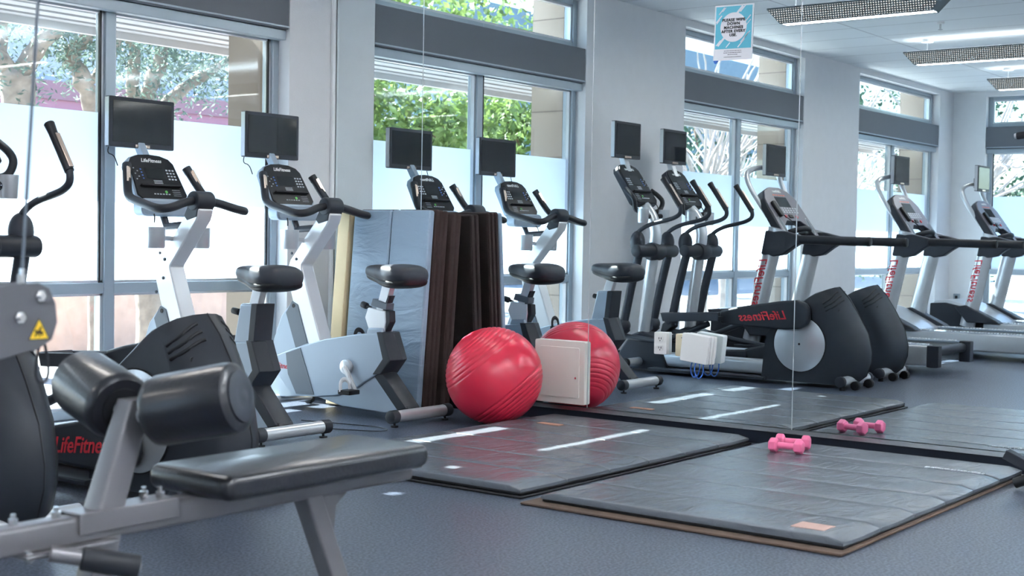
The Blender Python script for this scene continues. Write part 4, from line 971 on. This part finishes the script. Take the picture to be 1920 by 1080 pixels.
# olive trees seen straight through the nearest window
def ol(base, *paths): return [([(base[0], base[1], -.13)]+[] + list(p[0]), p[1], p[2]) for p in paths]
o = (6.40, 10.0, -.13)
br = [(rel([(6.42, 10, -.13), (6.45, 10, 1.2), (6.41, 10, 2.1), (6.42, 10, 2.36)], o), .17, .13), (rel([(6.42, 10, 2.3), (6.487, 9.95, 2.50), (6.626, 9.9, 2.67), (6.76, 9.9, 2.80), (6.95, 9.9, 3.2)], o), .09, .045), (rel([(6.41, 10, 2.3), (6.27, 10.05, 2.48), (6.12, 10.1, 2.9)], o), .08, .04), (rel([(6.30, 10.05, 2.5), (6.40, 10.2, 2.80), (6.52, 10.3, 2.95), (6.7, 10.4, 3.3)], o), .06, .03), (rel([(6.62, 9.92, 2.66), (6.66, 9.9, 2.9), (6.68, 9.9, 3.3)], o), .05, .03)]
oe = [(x-o[0], y-10, z) for x, y, z in ((6.0, 10, 2.5), (6.15, 9.8, 2.75), (6.75, 10.2, 2.95), (6.9, 9.8, 2.85), (6.95, 10, 2.72), (6.6, 10, 3.2))]
tree('olive_tree', (o[0], o[1], 0), 'gnarled olive tree outside at the far left of the window', 'tree', br, M['olive_leaf'], M['bark'], 2600, .17, .065, 1, 'olive trees outside', .30, oe)
o = (7.17, 10.0)
br = [(rel([(7.2, 10, -.13), (7.25, 10, 1.3), (7.19, 10, 2.05), (7.12, 10, 2.26), (7.02, 10, 2.40), (6.93, 10, 2.53), (6.95, 10, 2.62), (7.02, 9.95, 2.70), (7.11, 9.9, 2.88), (7.2, 9.9, 3.3)], o), .10, .04), (rel([(7.06, 10, 2.36), (7.14, 9.95, 2.42), (7.3, 9.9, 2.62), (7.4, 9.9, 3.0)], o), .05, .025)]
oe = [(x-o[0], y-10, z) for x, y, z in ((6.85, 10, 2.85), (7.25, 9.9, 2.55), (7.3, 9.9, 2.38), (7.0, 10, 2.95), (7.35, 10, 2.9), (7.5, 10, 2.8))]
tree('olive_tree', (o[0], o[1], 0), 'crooked olive tree outside, seen just left of the window mullion', 'tree', br, M['olive_leaf'], M['bark'], 2400, .15, .065, 2, 'olive trees outside', .30, oe)
o = (7.90, 10.2)
br = [(rel([(7.95, 10.2, -.13), (7.9, 10.2, 1.2), (7.85, 10.2, 2.0), (7.86, 10.2, 2.2)], o), .15, .12), (rel([(7.83, 10.2, 2.1), (7.86, 10.2, 2.35), (7.98, 10.2, 2.62), (8.10, 10.2, 2.85), (8.3, 10.2, 3.3)], o), .085, .04), (rel([(7.92, 10.2, 2.05), (8.08, 10.2, 2.28), (8.3, 10.15, 2.48), (8.55, 10.1, 2.62), (8.9, 10.1, 2.85)], o), .075, .03), (rel([(7.80, 10.2, 2.0), (7.72, 10.2, 2.35), (7.68, 10.2, 2.78), (7.6, 10.2, 3.3)], o), .07, .035)]
oe = [(x-o[0], y-10, z) for x, y, z in ((7.5, 10.1, 2.7), (7.7, 10, 2.9), (8.1, 10, 2.75), (8.45, 10.1, 2.8), (8.75, 10.2, 2.75), (9.0, 10, 2.6), (8.4, 10, 2.6), (7.55, 10, 2.45), (9.1, 10, 2.85), (9.1, 10, 2.5), (8.2, 10, 2.95))]
tree('olive_tree', (o[0], o[1], 0), 'wide olive tree outside, behind the right pane of the window', 'tree', br, M['olive_leaf'], M['bark'], 6500, .19, .065, 3, 'olive trees outside', .30, oe)
# green trees reflected in the first mirror panels
def bushy(loc, label, seed, n, hz=(1.6, 4.2), rad=1.5, lm='green_leaf', size=.13):
    rnd = random.Random(seed); br = [([(0, 0, -.13), (.05, 0, .8), (0, 0, 1.5)], .10, .08)]; ex = []
    for k in range(7):
        a = rnd.uniform(0, 2*PI); r = rnd.uniform(.5, rad); z = rnd.uniform(hz[0]+.4, hz[1])
        br.append(([(0, 0, 1.3), (r*.4*math.cos(a), r*.4*math.sin(a), 1.3+(z-1.3)*.5), (r*math.cos(a), r*math.sin(a), z)], .055, .02))
    for k in range(40):
        a = rnd.uniform(0, 2*PI); r = rad*math.sqrt(rnd.random()); ex.append((r*math.cos(a), r*math.sin(a), rnd.uniform(*hz)))
    return tree('leafy_tree', loc, label, 'tree', br, M[lm], M['brownbark'], n, .22, size, seed, 'leafy trees outside', .5, ex)
bushy((2.0, 11.0, 0), 'bright green leafy tree outside, seen in the mirror behind the nearest pier', 11, 6000)
bushy((-1.5, 10.8, 0), 'bright green leafy tree outside, seen in the mirror between the bike screens', 12, 6000)
bushy((-4.5, 14.5, 0), 'dark green tree outside the middle window behind bare branches', 13, 4500, (1.0, 3.6), 1.6, 'dark_leaf')
bushy((-13.5, 15, 0), 'dark green tree outside the farthest window', 14, 5000, (1.2, 4.8), 2.2, 'dark_leaf')
bushy((-13.0, 9.4, 0), 'dark green tree outside the end wall window', 15, 5500, (.8, 4.6), 2.4, 'dark_leaf')
bushy((-18.0, 12.2, 0), 'green shrub tree outside, beyond the bare tree of the farthest window', 16, 4500, (.5, 3.4), 1.5, 'dark_leaf')
def bare(loc, label, seed, h=3.8, n=30):
    rnd = random.Random(seed); br = [([(0, 0, -.13), (.08, 0, 1.0), (0, .05, 2.0)], .10, .06)]
    for k in range(n):
        a = rnd.uniform(0, 2*PI); z0 = rnd.uniform(1.2, 2.0); r = rnd.uniform(.7, 1.9); z1 = rnd.uniform(1.9, h+.6)
        m1 = (r*.45*math.cos(a+.3), r*.45*math.sin(a+.3), z0+(z1-z0)*rnd.uniform(.3, .8)); e = (r*math.cos(a), r*math.sin(a), z1)
        br.append(([(0, .02, z0), m1, e], .030, .010))
        a2 = a+rnd.uniform(-.9, .9); br.append(([m1, (m1[0]+.4*math.cos(a2), m1[1]+.4*math.sin(a2), m1[2]+rnd.uniform(-.1, .5)), (m1[0]+.8*math.cos(a2), m1[1]+.8*math.sin(a2), m1[2]+rnd.uniform(-.2, .8))], .018, .007))
    return tree('bare_tree', loc, label, 'tree', br, None, M['palebark'], 0, .1, .1, seed, 'bare pale trees outside')
bare((-4.9, 10.2, 0), 'bare pale branched tree outside the middle window', 21)
bare((-6.7, 10.8, 0), 'bare pale branched tree between the middle and farthest windows', 22)
bare((-10.6, 10.4, 0), 'bare pale branched tree outside the farthest window', 23)
bare((-8.9, 7.5, 0), 'bare pale branched tree outside the end wall window', 24)
